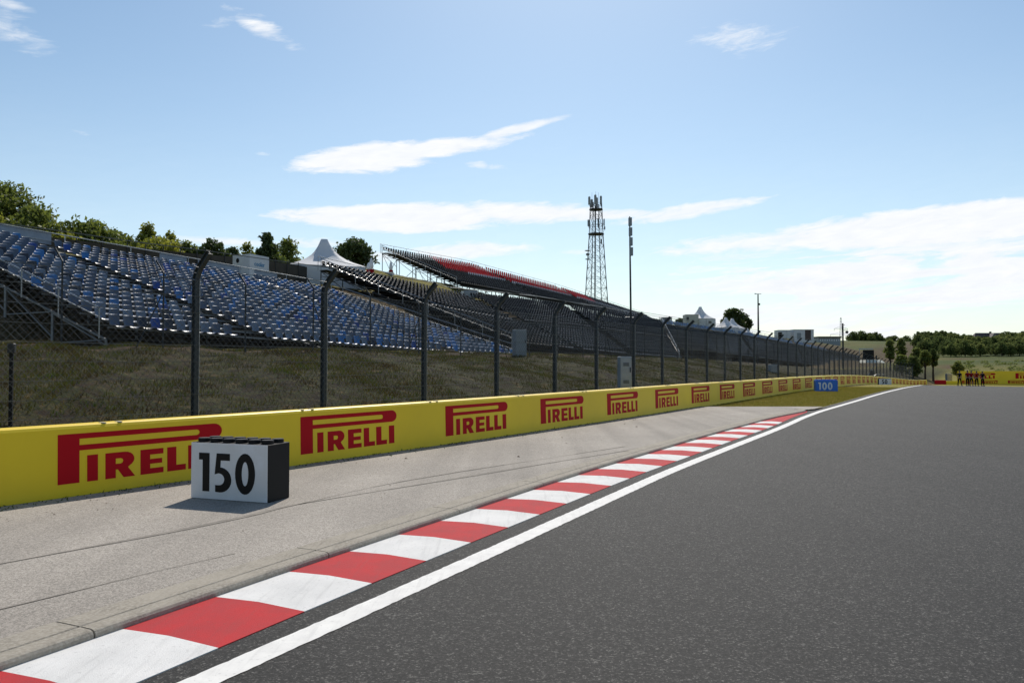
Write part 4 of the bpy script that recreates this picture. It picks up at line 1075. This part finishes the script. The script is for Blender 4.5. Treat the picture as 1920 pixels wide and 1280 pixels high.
def container(name, label, cat, px0, px1, ytop, ybase, Y, dep, m, rz=0.0, extras=None, win=None):
    a = at(px0, ybase, Y); b_ = at(px1, ytop, Y); w = b_.x-a.x; h = b_.z-a.z; c = ((a.x+b_.x)/2, Y+dep/2, a.z); root = thing(name, label, cat, c)
    g = min(0, Ts(c[0], c[1])-a.z); mb = MB(); mb.box((c[0], c[1], a.z+g), (w, dep, h-g), rz, bevel=.05); mb.build('wall', m, root)
    mb = MB(); mb.box((c[0], c[1], a.z+h+.002), (w*1.03, dep*1.03, .07), rz); mb.build('roof', M['rail'], root)
    xv = Vector((math.cos(rz), math.sin(rz), 0)); yv = Vector((-xv.y, xv.x, 0)); f = Vector(c)-yv*(dep/2+.012)
    for (t, z, ww, hh, mm, nm) in (extras or []):
        mb = MB(); q = f+xv*(t-.5)*w+Vector((0, 0, z*h)); mb.box(tuple(q), (ww*w, .03, hh*h), rz); mb.build(nm, M[mm], root)
    return root, Vector(c), xv, yv, w, h
# refrigerated box behind the blue stand: end with fan, long side with lettering
cA = at(469, 505, 58); rz = R(-28); W_, D_, H_ = 2.3, 2.1, zpx(475, 58)-zpx(512, 58)
Y = 58; a = at(436, 512, Y); k0 = at(468.5, 512, Y-1.2); k1 = at(503, 512, Y+.8); z0 = k0.z; ref = thing('cooling_container', 'white refrigerated box with blue lettering and dark fan behind the blue seats', 'container', tuple(k0))
pa = Vector((a.x, a.y, z0)); pb_ = Vector((k0.x, k0.y, z0)); pc = Vector((k1.x, k1.y, z0)); pd = pa+(pc-pb_); up_ = Vector((0, 0, zpx(476, 57)-z0))
dn = Vector((0, 0, -2)); mb = MB(); mb.hexa([pa+dn, pb_+dn, pc+dn, pd+dn], [pa+up_, pb_+up_, pc+up_, pd+up_]); mb.build('body', M['white_box'], ref)
xv = (pb_-pa).normalized(); nv = Vector((xv.y, -xv.x, 0)); Lw = (pb_-pa).length; q = pa+xv*Lw*.30+nv*.01+Vector((0, 0, up_.z*.72)); mb = MB()
ringv = [q+(xv*math.cos(R(30*k))+Vector((0, 0, 1))*math.sin(R(30*k)))*.17+nv*.02 for k in range(12)]; mb.add(ringv+[v-nv*.03 for v in ringv], [tuple(range(12))]+[(k, (k+1) % 12, 12+(k+1) % 12, 12+k) for k in range(12)]); mb.build('fan', M['black'], ref)
xv2 = (pc-pb_).normalized(); nv2 = Vector((xv2.y, -xv2.x, 0))
for pp in (pb_, pc):
    mb = MB(); mb.tube([pp+Vector((0, 0, -.2)), pp+up_], .045, 6); mb.build('corner_trim', M['sign_white'], ref)
# lettering: cooler
def word_cooler(o, xv, nv, s):
    loops = []; x = 0
    def ringo(x, hole=True): return ring(x+.26, .26, .26, .27, .13, .14, 16)
    loops.append([arcp(x+.26, .26, .26, .27, 50, 310, 14)+arcp(x+.26, .26, .13, .14, 310, 50, 14)]); x += .52
    for _ in range(2): loops.append(ringo(x)); x += .58
    loops.append([[(x, 0), (x+.13, 0), (x+.13, .8), (x, .8)]]); x += .20
    loops.append([arcp(x+.26, .26, .26, .27, 0, 310, 16)+arcp(x+.26, .26, .13, .14, 310, 20, 12)+[(x+.13, .22), (x+.52, .22)]]); x += .58
    loops.append([[(x, 0), (x+.13, 0), (x+.13, .36), (x+.3, .40), (x+.3, .53), (x, .53)]])
    lp = [[[(q[0]*s, q[1]*s) for q in l] for l in g] for g in loops]
    m_ = mat('cooler_blue', (.03, .22, .42), .5); poly_obj(lp, o, xv, Vector((0, 0, 1)), nv*.012, 'lettering', m_, ref)
word_cooler(pb_+xv2*.5+Vector((0, 0, up_.z*.42))+nv2*.004, xv2, nv2, .42)
container('box_building', 'cream windowless box building left of the far pointed tent', 'building', 1286, 1310, 590, 612, 165, 3, M['cream_box'], 0, [(.15, .55, .18, .25, 'darkmetal', 'vent')])
container('site_cabin', 'pale low cabin joined to the right of the cream box', 'cabin', 1311, 1340, 597.5, 611, 166, 3, M['white_box'], 0, [(.45, .0, .03, 1.0, 'grey_box', 'seam'), (.7, .35, .2, .35, 'glass', 'window')])
container('site_cabin', 'small grey cabin at the right end of the highest stand', 'cabin', 1243, 1260, 595, 606, 165, 3, M['grey_box'], 0, [(.75, .0, .4, .95, 'white_box', 'door'), (.3, .4, .3, .35, 'glass', 'window')])
container('site_cabin', 'white container with black side doors left of the maroon and white one', 'container', 1460, 1482, 619, 634, 205, 3.5, M['white_box'], 0, [(.12, .05, .34, .7, 'black', 'door'), (.7, .0, .02, 1, 'grey_box', 'seam')])
container('site_cabin', 'white container with a maroon middle panel on the skyline', 'container', 1489, 1526, 618, 638, 205, 3.5, M['white_box'], 0, [(.70, .02, .30, .95, 'roof', 'panel'), (.25, .1, .2, .6, 'grey_box', 'door')])
lb, c, xv, yv, w, h = container('long_building', 'long low dark-roofed building left of the electricity pylon', 'building', 1535, 1576, 633.5, 641, 300, 8, M['grey_box'], 0, [(.08+.105*k, .25, .05, .4, 'sign_white', 'window') for k in range(9)])
mb = MB(); mb.box((c.x, c.y, c.z+h+.08), (w*1.06, 9, .5)); mb.build('roof_slab', M['black'], lb)
# fallen rail pieces / grey kiosks on the hill
for lbl, px0, px1, ya, yb, Y in (('grey slatted kiosk below the first closed umbrella on the hill', 713, 736, 511, 523, 84), ('grey slatted kiosk in front of the highest stand', 870, 895, 545, 555, 92)):
    r_, c, xv, yv, w, h = container('kiosk', lbl, 'kiosk', px0, px1, ya, yb, Y, 1.2, M['panel'], 0, [(.5, .12+.16*k, .9, .05, 'grey_box', 'slat') for k in range(5)]+[(-.12, 0, .2, 1, 'white_box', 'side_door')])
def umbrella(label, px, ytop, ybot, ybase, Y, wpx):
    p = at(px, ybase, Y); w = wpx*Y/F/2; root = thing('closed_umbrella', label, 'umbrella', tuple(p), 'closed umbrellas on the hill'); zt, zb1 = zpx(ytop, Y), zpx(ybot, Y)
    mb = MB(); mb.lathe((p.x, p.y, zb1), [(w*.8, 0), (w, (zt-zb1)*.2), (w*.8, (zt-zb1)*.55), (w*.4, (zt-zb1)*.85), (.03, zt-zb1)], 9); mb.build('canopy', M['sign_white'], root)
    mb = MB(); mb.tube([(p.x, p.y, min(p.z, Ts(p.x, p.y))-.1), (p.x, p.y, zt)], .035, 6); mb.build('pole', M['rail'], root)
    mb = MB(); mb.lathe((p.x, p.y, p.z), [(w*1.2, 0), (w*1.2, (zb1-p.z)*.9)], 8); mb.build('base_cover', M['shirt_red'], root)
umbrella('closed white umbrella right beside the large pointed tent', 653, 487, 497, 503, 82, 9)
umbrella('closed white umbrella in front of the dark spiky tree, left of its pair', 691, 492, 505, 512, 80, 8)
umbrella('closed white umbrella in front of the dark spiky tree, right of its pair', 696, 483, 503, 513, 82, 9)
umbrella('closed white umbrella under the left end of the highest stand', 733, 489, 506, 512, 86, 7)
# brown hoarding behind the blue stand and beyond
root = thing('hoarding', 'long dark brown board fence behind the blue stand', 'fence', tuple(at(440, 490, 60)))
mb = MB(); pts = [(-120, 392, 47), (40, 438, 49), (240, 462, 54), (370, 476, 58), (470, 484, 63), (560, 497, 69), (660, 520, 78)]; P = [at(*q) for q in pts]
for a, b_ in zip(P[:-1], P[1:]):
    ga, gb = Ts(a.x, a.y)-.5, Ts(b_.x, b_.y)-.5; o_ = Vector((-.03, .06, 0))
    mb.hexa([(a.x, a.y, ga), (b_.x, b_.y, gb), (b_.x+o_.x, b_.y+o_.y, gb), (a.x+o_.x, a.y+o_.y, ga)], [a, b_, b_+o_, a+o_])
mb.build('board', M['wood_wall'], root)
for k in range(len(P)-1):
    for t in np.arange(0, 1, .25):
        q = P[k].lerp(P[k+1], t); mb = MB(); mb.tube([(q.x, q.y-.08, Ts(q.x, q.y)-.2), (q.x, q.y-.08, q.z+.25)], .035, 5); mb.build('post', M['darkmetal'], root)

# ------------------------------------------------------------------ trees
def leaf_cloud(lobes, n, size, seed, flat=.8):
    r_ = np.random.default_rng(seed); vol = np.array([l[3]*l[4]*l[5] for l in lobes]); idx = r_.choice(len(lobes), n, p=vol/vol.sum()); Lb = np.array(lobes)
    d = r_.normal(size=(n, 3)); d /= np.linalg.norm(d, axis=1)[:, None]; rad = r_.uniform(.35, 1.05, n)**.6
    # ragged surface
    rad *= 1+.26*np.sin(d[:, 0]*7+idx)+.22*np.sin(d[:, 2]*9+idx*2.1)+.12*np.sin(d[:, 1]*17+idx)
    c = Lb[idx, :3]+d*rad[:, None]*Lb[idx, 3:6]
    u = r_.normal(size=(n, 3)); u /= np.linalg.norm(u, axis=1)[:, None]; v = np.cross(u, r_.normal(size=(n, 3))); v /= np.linalg.norm(v, axis=1)[:, None]
    s = size*r_.uniform(.5, 1.3, n)[:, None]
    V = np.stack([c-u*s, c-v*s*.55, c+u*s, c+v*s*.55], 1).reshape(-1, 3); Q = np.arange(4*n).reshape(n, 4); return V, Q
def make_tree(name, label, h, w, seed, leafm, n=2600, size=.2, trunk_h=.3, lobes_n=24, group=None, loc=(0, 0, 0), dense=1.0, cat='tree', conic=0.0, depth=1.0):
    r_ = random.Random(seed); root = thing(name, label, cat, loc, group); th = h*trunk_h
    tips = []; mb = MB()
    mb.tube([(0, 0, -.4), (r_.uniform(-.1, .1), 0, th*.6), (r_.uniform(-.15, .15)*w*.3, 0, th), (r_.uniform(-.2, .2)*w*.3, 0, h*.72)], [.035*h, .027*h, .022*h, .008*h], 7)
    lob = []
    for k in range(lobes_n):
        t = (k+.5)/lobes_n; zz = th+(h-th)*(.08+.84*t); a = k*2.4+r_.uniform(-.5, .5)
        prof_ = math.sin(math.pi*min(1, .18+.78*t))*(1-conic*t); rr_ = w/2*prof_*r_.uniform(.45, .85); q = Vector((math.cos(a)*rr_, math.sin(a)*rr_*depth, zz))
        mb.tube([(0, 0, max(th*.8, zz-.3*h)), tuple((q*.55)+Vector((0, 0, zz*.40))), tuple(q)], [.011*h, .007*h, .003*h], 5)
        s_ = w*r_.uniform(.09, .20); lob.append((q.x, q.y, min(q.z, h-s_*.7), s_, s_, s_*r_.uniform(.6, .95)))
    lob.append((0, 0, th+(h-th)*.5, w*.20, w*.20, (h-th)*.24))
    t_ = mb.build('trunk', M['bark'], root, origin=(0, 0, 0)); V, Q = leaf_cloud(lob, int(n*dense), size, seed); 
    me = npmesh('crown', V, Q, leafm, None); me.parent = root
    return root
def tree_px(label, px, ytop, ybase, Y, wpx, leafk, seed, **kw):
    p = at(px, ybase, Y); g = Ts(p.x, p.y); z = g; h = zpx(ytop, Y)-z; w = wpx*Y/F*1.06
    return make_tree(kw.pop('name', 'leafy_tree'), label, h, w, seed, M[leafk], loc=(p.x, p.y, z), **kw)
sky_trees = [
 ('large dense green tree at the left edge above the blue stand', 5, 348, 470, 62, 175, 'leaf_a', 1, dict(n=9000, size=.17, trunk_h=.2)),
 ('yellow-green bushy tree just below the large tree, behind the top panel', 62, 388, 470, 58, 120, 'leaf_a', 2, dict(n=5000, size=.16, trunk_h=.1)),
 ('low yellow-green bush at the left edge, under the large tree', -20, 398, 470, 56, 110, 'leaf_b', 22, dict(n=3500, size=.15, trunk_h=.1)),
 ('rounded green tree with yellow tips, second from the left edge', 165, 414, 480, 60, 125, 'leaf_a', 3, dict(n=5500, size=.16, trunk_h=.1)),
 ('smooth hazy green bush between the second tree and the airy yellow tree', 222, 432, 480, 66, 70, 'leaf_a', 4, dict(n=2500, size=.15, trunk_h=.1)),
 ('airy yellow-green tree, tallest above the middle of the blue stand', 277, 419, 490, 60, 62, 'leaf_b', 5, dict(n=2300, size=.15, trunk_h=.12, conic=.3)),
 ('sparse yellow-green tree right beside the airy yellow tree', 318, 427, 490, 61, 46, 'leaf_b', 6, dict(n=1300, size=.14, trunk_h=.12, conic=.3)),
 ('low dark green bush left of the curved fence post top', 350, 452, 490, 66, 50, 'leaf_a', 7, dict(n=1600, size=.16, trunk_h=.1)),
 ('dark green bush right behind the curved fence post top', 398, 449, 492, 66, 70, 'leaf_c', 8, dict(n=2600, size=.17, trunk_h=.1)),
 ('dark small bush left of the white refrigerated box', 435, 460, 495, 70, 42, 'leaf_c', 9, dict(n=1400, size=.17, trunk_h=.1)),
 ('yellowish low bush above the white refrigerated box', 464, 454, 495, 70, 44, 'leaf_b', 10, dict(n=1200, size=.16, trunk_h=.12)),
 ('tall dark green pointed tree behind the white refrigerated box', 502, 431, 498, 68, 46, 'leaf_c', 11, dict(n=3000, size=.16, trunk_h=.1, conic=.4)),
 ('light green loose tree left of the large pointed tent', 538, 449, 502, 84, 56, 'leaf_a', 12, dict(n=2200, size=.16, trunk_h=.15)),
 ('dark spiky tree right of the large pointed tent', 666, 447, 512, 90, 88, 'leaf_c', 13, dict(n=6000, size=.19, trunk_h=.12, lobes_n=22)),
 ('round dark tree behind the small twin pointed tents', 1374, 579, 628, 200, 44, 'leaf_c', 14, dict(n=3000, size=.35, trunk_h=.15)),
 ('lower right lobe tree beside the round tree behind the twin tents', 1394, 588, 628, 202, 30, 'leaf_c', 15, dict(n=1600, size=.35, trunk_h=.15)),
 ('low yellow bush filling the gap under the second tree from the left', 120, 436, 480, 57, 90, 'leaf_b', 17, dict(n=2600, size=.14, trunk_h=.05)),
 ('low green bush just above the back rail between the airy trees', 296, 446, 492, 58, 110, 'leaf_b', 18, dict(n=3200, size=.14, trunk_h=.05)),
 ('low grey-green bush left of the airy yellow tree base', 245, 440, 488, 64, 60, 'leaf_a', 19, dict(n=1800, size=.14, trunk_h=.05)),
 ('low green bush between two dark bushes near the curved post top', 375, 462, 494, 66, 70, 'leaf_a', 20, dict(n=1800, size=.15, trunk_h=.05)),
 ('low green bush linking the pointed tree and the light loose tree', 512, 468, 502, 80, 56, 'leaf_a', 21, dict(n=1900, size=.15, trunk_h=.05)),
 ('tiny dark bush left of the cream box building', 1276, 596, 610, 185, 24, 'leaf_c', 16, dict(n=700, size=.3, trunk_h=.1)),
]
for (lbl, px, yt, yb, Y, wp, lk, sd_, kw) in sky_trees: tree_px(lbl, px, yt, yb, Y, wp, lk, 100+sd_, **kw)
# trees on the far slope, right
mid_trees = [
 ('slender loose tree, left of the two on the slope behind the screen', 1669, 636, 690, 165, 22, 'leaf_far2', 31, .35),
 ('slender loose tree, right of the two on the slope behind the screen', 1690, 634, 690, 168, 24, 'leaf_far2', 32, .35),
 ('bushy olive tree between the slender pair and the trunk cluster', 1718, 650, 695, 160, 26, 'leaf_far2', 33, .2),
 ('pale crowned tree on bare trunks right of the fence end', 1735, 655, 706, 155, 24, 'leaf_far2', 34, .45),
 ('dark crowned tree on bare trunks, right of the pale crowned one', 1750, 652, 706, 156, 22, 'leaf_far', 35, .45),
 ('lone small round tree left of the board wall', 1796, 678, 712, 158, 22, 'leaf_far2', 36, .35),
 ('low yellow-green bush beyond the end of the debris fence', 1690, 664, 695, 152, 26, 'leaf_a', 37, .05),
 ('low dark green bush beyond the end of the debris fence', 1712, 668, 698, 152, 28, 'leaf_far', 38, .05),
]
for (lbl, px, yt, yb, Y, wp, lk, sd_, th) in mid_trees: tree_px(lbl, px, yt, yb, Y, wp, lk, 200+sd_, n=1500, size=.24, trunk_h=th)
# distant trees: shared variants, individually placed
variants = []
for k, lk in enumerate(('leaf_far', 'leaf_far2', 'leaf_far', 'leaf_far')):
    variants.append(make_tree('hillside_tree', 'x', 8.5, (8.5, 8, 10, 7)[k], 300+k, M[lk], n=1100, size=.55, trunk_h=.10, group='trees on the far hillside'))
LV = ['dark green round tree standing among the woods on the distant hill', 'olive green tree standing among the woods on the distant hill',
      'broad dark tree standing among the woods on the distant hill', 'narrow dark tree standing among the woods on the distant hill']
used = [False]*4; rt = random.Random(5)
def place_far(px, Y, k, sc_, dz=0.0):
    p = at(px, 660, Y); g = Ts(p.x, p.y)
    if not used[k]:
        used[k] = True; o = variants[k]; o.location = (p.x, p.y, g+dz); o.rotation_euler = (0, 0, rt.uniform(0, 6)); o.scale = (sc_,)*3; o['label'] = LV[k]
    else: copy_tree(variants[k], (p.x, p.y, g+dz), rt.uniform(0, 6.28), (sc_*rt.uniform(.9, 1.15), sc_*rt.uniform(.9, 1.15), sc_*rt.uniform(.85, 1.1)), LV[k])
for px in np.arange(1596, 1676, 4.2): place_far(px+rt.uniform(-1.5, 1.5), rt.uniform(585, 640), rt.choice((0, 2, 3)), rt.uniform(.75, 1.05))       # ridge copse
place_far(1688, 640, 0, .8)
for px in np.arange(1701, 1932, 5.2): place_far(px+rt.uniform(-1.5, 1.5), rt.uniform(600, 660), rt.choice((0, 2, 3)), rt.uniform(.6, 1.1))
for px in np.arange(1722, 1790, 4.5):
    for Y in (330, 420): place_far(px+rt.uniform(-2, 2), Y+rt.uniform(-35, 35), rt.choice((0, 1, 2, 3)), rt.uniform(.55, .8))
for px in np.arange(1770, 1935, 5.0):
    for Y in (290, 345, 420): 
        if Y == 420 and 1820 < px < 1866: continue
        place_far(px+rt.uniform(-3, 3), Y+rt.uniform(-20, 20), rt.choice((0, 1, 1, 1, 2)), rt.uniform(.42, .62))
for px in np.arange(1880, 1935, 6): place_far(px, 500+rt.uniform(-40, 40), rt.choice((0, 1)), .9)
# house on the skyline
HY = 640; p = at(1856, 646, HY); g = Ts(p.x, p.y); hs = thing('house', 'lone steep-roofed house rising above the trees on the skyline', 'house', (p.x, p.y, g))
hw = 13.5; zt = zpx(624, HY); ze_ = zt-5.6
mb = MB(); mb.box((p.x, p.y, g), (hw*2*.92, 10, ze_-g)); mb.build('wall', M['housewall'], hs)
mb = MB(); mb.add([(p.x-hw*1.15, p.y-5.5, ze_), (p.x+hw*1.15, p.y-5.5, ze_), (p.x+hw*1.15, p.y+5.5, ze_), (p.x-hw*1.15, p.y+5.5, ze_), (p.x-hw*.85, p.y, zt), (p.x+hw*.85, p.y, zt)], [(0, 1, 5, 4), (2, 3, 4, 5), (1, 2, 5), (3, 0, 4), (3, 2, 1, 0)]); mb.build('roof', M['roof'], hs)
mb = MB(); mb.add([(p.x-4.5, p.y-6.3, ze_-1), (p.x+4.5, p.y-6.3, ze_-1), (p.x+4.5, p.y, ze_-1), (p.x-4.5, p.y, ze_-1), (p.x, p.y-6.3, zt-.2), (p.x, p.y, zt-.2)], [(0, 1, 4), (1, 2, 5, 4), (3, 0, 4, 5), (2, 3, 5)]); mb.build('gable', M['housewall'], hs)
for dx in (-2, 2): mb = MB(); mb.box((p.x+dx, p.y-6.36, ze_-.4), (1.3, .1, 1.6)); mb.build('window', M['glass'], hs)
mb = MB(); mb.box((p.x+.5, p.y, zt-.5), (1.2, 1.2, 1.6)); mb.build('chimney', M['roof'], hs)
# rubble slope behind the board wall: low shrubs
mb_v = []; mb_q = []
for k in range(60):
    px = rt.uniform(1790, 1925); Y = rt.uniform(175, 225); p = at(px, 690, Y); g = Ts(p.x, p.y); s = rt.uniform(.3, .9)
    V, Q = leaf_cloud([(p.x, p.y, g+s*.3, s, s, s*.5)], 45, .2, k); mb_q.append(Q+sum(len(v) for v in mb_v)); mb_v.append(V)
o = npmesh('scrub', np.vstack(mb_v), np.vstack(mb_q), M['leaf_far2']); tag(o, 'low scrub covering the rough slope above the yellow board wall', 'scrub', kind='stuff')

# ------------------------------------------------------------------ grass blades on the bank and the lawn
def blades(name, n, pos_fn, hmin, hmax, wd, m, label):
    P = pos_fn(n); n = len(P); z = T(P[:, 0], P[:, 1]); a = rng.uniform(0, 2*np.pi, n); h = rng.uniform(hmin, hmax, n); lean = rng.normal(0, .35, (n, 2))*h[:, None]
    d = np.stack([np.cos(a), np.sin(a)], 1)*wd*rng.uniform(.6, 1.5, n)[:, None]
    b0 = np.column_stack([P-d, z-.01]); b1 = np.column_stack([P+d, z-.01]); t = np.column_stack([P+lean, z+h])
    V = np.stack([b0, b1, t], 1).reshape(-1, 3); Q = np.arange(3*n).reshape(n, 3); o = npmesh(name, V, Q, m); tag(o, label, 'grass', kind='stuff')
def bankpos(n):
    s = -8+76*rng.uniform(0, 1, n)**1.25; w = rng.uniform(.6, 14.3, n); x = T2[0]*s+N2[0]*(w+10.1); y = T2[1]*s+N2[1]*(w+10.1)
    W_ = w_of(x, y); S_ = s
    clump = np.sin(x*2.1+np.sin(y*1.3)*2)*np.sin(y*1.9+np.sin(x*1.1)*2)+.6*np.sin(x*.6+y*.45)
    keep = (W_ > .5) & (rng.uniform(-1.1, 1.4, n) < clump+.9*(W_ > 12.0)) & (np.abs(W_-(3.2+(S_-6.5)*.92)) > .10*(S_ < 16)*(S_ > 6)) & (np.abs(W_-11.4) > .25)
    return np.stack([x, y], 1)[keep]
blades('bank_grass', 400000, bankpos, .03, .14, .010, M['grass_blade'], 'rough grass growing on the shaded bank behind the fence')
def lawnpos(n):
    y = rng.uniform(30.6, 62, n); b_ = np.interp(y, chain[:, 1], chain[:, 0]); r_ = np.interp(y, ys, wl)-.45; x = b_+(r_-b_)*rng.uniform(0, 1, n); return np.stack([x, y], 1)
blades('lawn_grass', 60000, lawnpos, .02, .07, .012, M['lawn_blade'], 'mown yellow-green grass between the track and the barrier')

# ------------------------------------------------------------------ people at the bend
def skin_obj(name, verts, edges, radii, m, parent, root_i=0, sub=1):
    me = bpy.data.meshes.new(name); me.from_pydata(verts, edges, []); me.materials.append(m)
    o = bpy.data.objects.new(name, me); COL.objects.link(o); o.parent = parent
    md = o.modifiers.new('skin', 'SKIN'); me.skin_vertices or None
    for i, r_ in enumerate(radii): me.skin_vertices[0].data[i].radius = (r_, r_) if isinstance(r_, float) else r_
    me.skin_vertices[0].data[root_i].use_root = True; md.use_smooth_shade = True
    sb = o.modifiers.new('subsurf', 'SUBSURF'); sb.levels = sub; sb.render_levels = sub
    return o
def ensure_skin(me):
    pass
def person(label, px, Y, h, shirt, trousers, pose, face=-1, shorts=False):
    p = at(px, 700, Y); g = Gs(p.x, p.y)+.015; root = thing('person', label, 'person', (p.x, p.y, g)); s = h/1.78
    st, arm = pose['stride'], pose['arm']       # stride: leg spread along x and y ; arm: (elbow, hand) offsets for each side
    S = lambda v: tuple(c_*s for c_ in v)
    hip = .93; sh = 1.44
    V = [(0, 0, hip), (0, 0, 1.15), (0, .0, 1.34), (0, 0, sh+.04), (0, -.01, 1.54), (0, -.015*face*-1, 1.62), (0, -.01, 1.74)]
    E = [(0, 1), (1, 2), (2, 3), (3, 4), (4, 5), (5, 6)]; Rr = [(.13, .10), (.12, .09), (.16, .10), (.07, .06), .052, (.078, .092), (.06, .07)]
    legs = []
    for sd, (kx, ky), (fx, fy) in ((-1, st[0], st[1]), (1, st[2], st[3])):
        b_ = len(V); V += [(sd*.10, 0, .88), (sd*.10+kx, ky, .49), (sd*.10+fx, fy, .09), (sd*.10+fx+.02*sd, fy-.14, .035)]
        E += [(0, b_), (b_, b_+1), (b_+1, b_+2), (b_+2, b_+3)]; Rr += [.088, .058, .042, .036]; legs.append(b_)
    arms = []
    for sd, el_, ha in ((-1, arm[0], arm[1]), (1, arm[2], arm[3])):
        b_ = len(V); V += [(sd*.19, 0, sh-.02), (sd*.19+el_[0], el_[1], el_[2]), (sd*.19+ha[0], ha[1], ha[2]), (sd*.19+ha[0]*1.02, ha[1]-.05, ha[2]-.08)]
        E += [(3, b_), (b_, b_+1), (b_+1, b_+2), (b_+2, b_+3)]; Rr += [.055, .042, .03, .028]; arms.append(b_)
    body = skin_obj('body', [S(v) for v in V], E, [tuple(a*s for a in r_) if isinstance(r_, tuple) else r_*s for r_ in Rr], M['skin'], root)
    # shirt
    tv = [V[0][:2]+(hip+.02,), V[1], V[2], (0, 0, sh+.02)]; te = [(0, 1), (1, 2), (2, 3)]; tr = [(.15, .12), (.145, .115), (.185, .12), (.08, .075)]
    for sd, a_ in zip((-1, 1), arms):
        b_ = len(tv); sh_, el_ = V[a_], V[a_+1]; mid = tuple(sh_[i]*.35+el_[i]*.65 for i in range(3)); tv += [sh_, mid]; te += [(3, b_), (b_, b_+1)]; tr += [.075, .062]
    skin_obj('shirt', [S(v) for v in tv], te, [tuple(a*s for a in r_) if isinstance(r_, tuple) else r_*s for r_ in tr], shirt, root)
    lv = [(0, 0, hip+.06), (0, 0, hip-.03)]; le = [(0, 1)]; lr = [(.145, .115), (.14, .11)]
    for l_ in legs:
        b_ = len(lv); k_ = V[l_+1]; f_ = V[l_+2]
        lv += [V[l_], k_] + ([] if shorts else [(f_[0], f_[1], f_[2]+.03)]); le += [(1, b_), (b_, b_+1)] + ([] if shorts else [(b_+1, b_+2)]); lr += [.10, .078] + ([] if shorts else [.062])
    skin_obj('trousers', [S(v) for v in lv], le, [tuple(a*s for a in r_) if isinstance(r_, tuple) else r_*s for r_ in lr], trousers, root)
    mb = MB(); mb.lathe((0, .012, 1.60*s), [(.05*s, -.02*s), (.088*s, .03*s), (.092*s, .10*s), (.07*s, .16*s), (.02*s, .185*s)], 10); hr = mb.build('hair', M['hair'], None, smooth=True); hr.parent = root
    for l_ in legs:
        f_ = V[l_+2]; mb = MB(); mb.box((f_[0]*s, (f_[1]-.05)*s, -.0), (.10*s, .28*s, .09*s), 0, bevel=.02); sh_o = mb.build('shoe', M['black'], None); sh_o.parent = root
    return root
# skin modifier needs a layer: make sure it exists
_old = bpy.types.Mesh
def _mk(name, verts, edges, radii, m, parent, root_i=0, sub=1):
    me = bpy.data.meshes.new(name); me.from_pydata(verts, edges, []); me.materials.append(m)
    bm = bmesh.new(); bm.from_mesh(me); lay = bm.verts.layers.skin.verify(); bm.verts.ensure_lookup_table()
    for i, r_ in enumerate(radii):
        sv_ = bm.verts[i][lay]; sv_.radius = (r_, r_) if not isinstance(r_, tuple) else r_; sv_.use_root = (i == root_i)
    bm.to_mesh(me); bm.free()
    o = bpy.data.objects.new(name, me); COL.objects.link(o); o.parent = parent
    md = o.modifiers.new('skin', 'SKIN'); md.use_smooth_shade = True
    sb = o.modifiers.new('subsurf', 'SUBSURF'); sb.levels = sub; sb.render_levels = sub
    return o
skin_obj = _mk
down = lambda dx=.04, dy=.0: ((dx, .02, 1.13), (dx*1.1, -.06+dy, .86))
L_, R_ = down(-.05), down(.05); hipL = ((-.14, .06, 1.17), (-.02, -.10, 1.02)); hipR = ((.14, .06, 1.17), (.02, -.10, 1.02))
poses = [dict(stride=((-.05, 0), (-.09, .02), (.06, -.02), (.13, .0)), arm=(*hipL, *R_)),
         dict(stride=((0, 0), (-.02, 0), (.0, -.03), (.02, .0)), arm=(*L_, *R_)),
         dict(stride=((.01, .05), (.02, .16), (.0, -.08), (0, -.1)), arm=(*L_, *down(.07, -.05))),
         dict(stride=((-.03, 0), (-.07, 0), (.04, 0), (.08, 0)), arm=(*hipL, *hipR)),
         dict(stride=((0, .02), (-.01, .05), (.01, -.03), (.03, -.02)), arm=(*hipL, *down(.06)))]
person('person in dark clothes standing apart at the left end of the group', 1799, 94, 1.77, M['shirt_navy'], M['trouser'], poses[0])
person('person in red top and long dark trousers, second from the left of the group', 1814, 94.5, 1.84, M['shirt_red'], M['trouser'], poses[1])
person('person in red top and knee-length shorts in the middle of the group', 1821, 94, 1.80, M['shirt_red'], M['trouser'], poses[2], shorts=True)
person('person in red top with elbows out, fourth from the left of the group', 1831, 94.5, 1.78, M['shirt_red'], M['trouser'], poses[3])
person('person in dark navy top at the right end of the group', 1842, 94, 1.76, M['shirt_navy'], M['trouser'], poses[4])
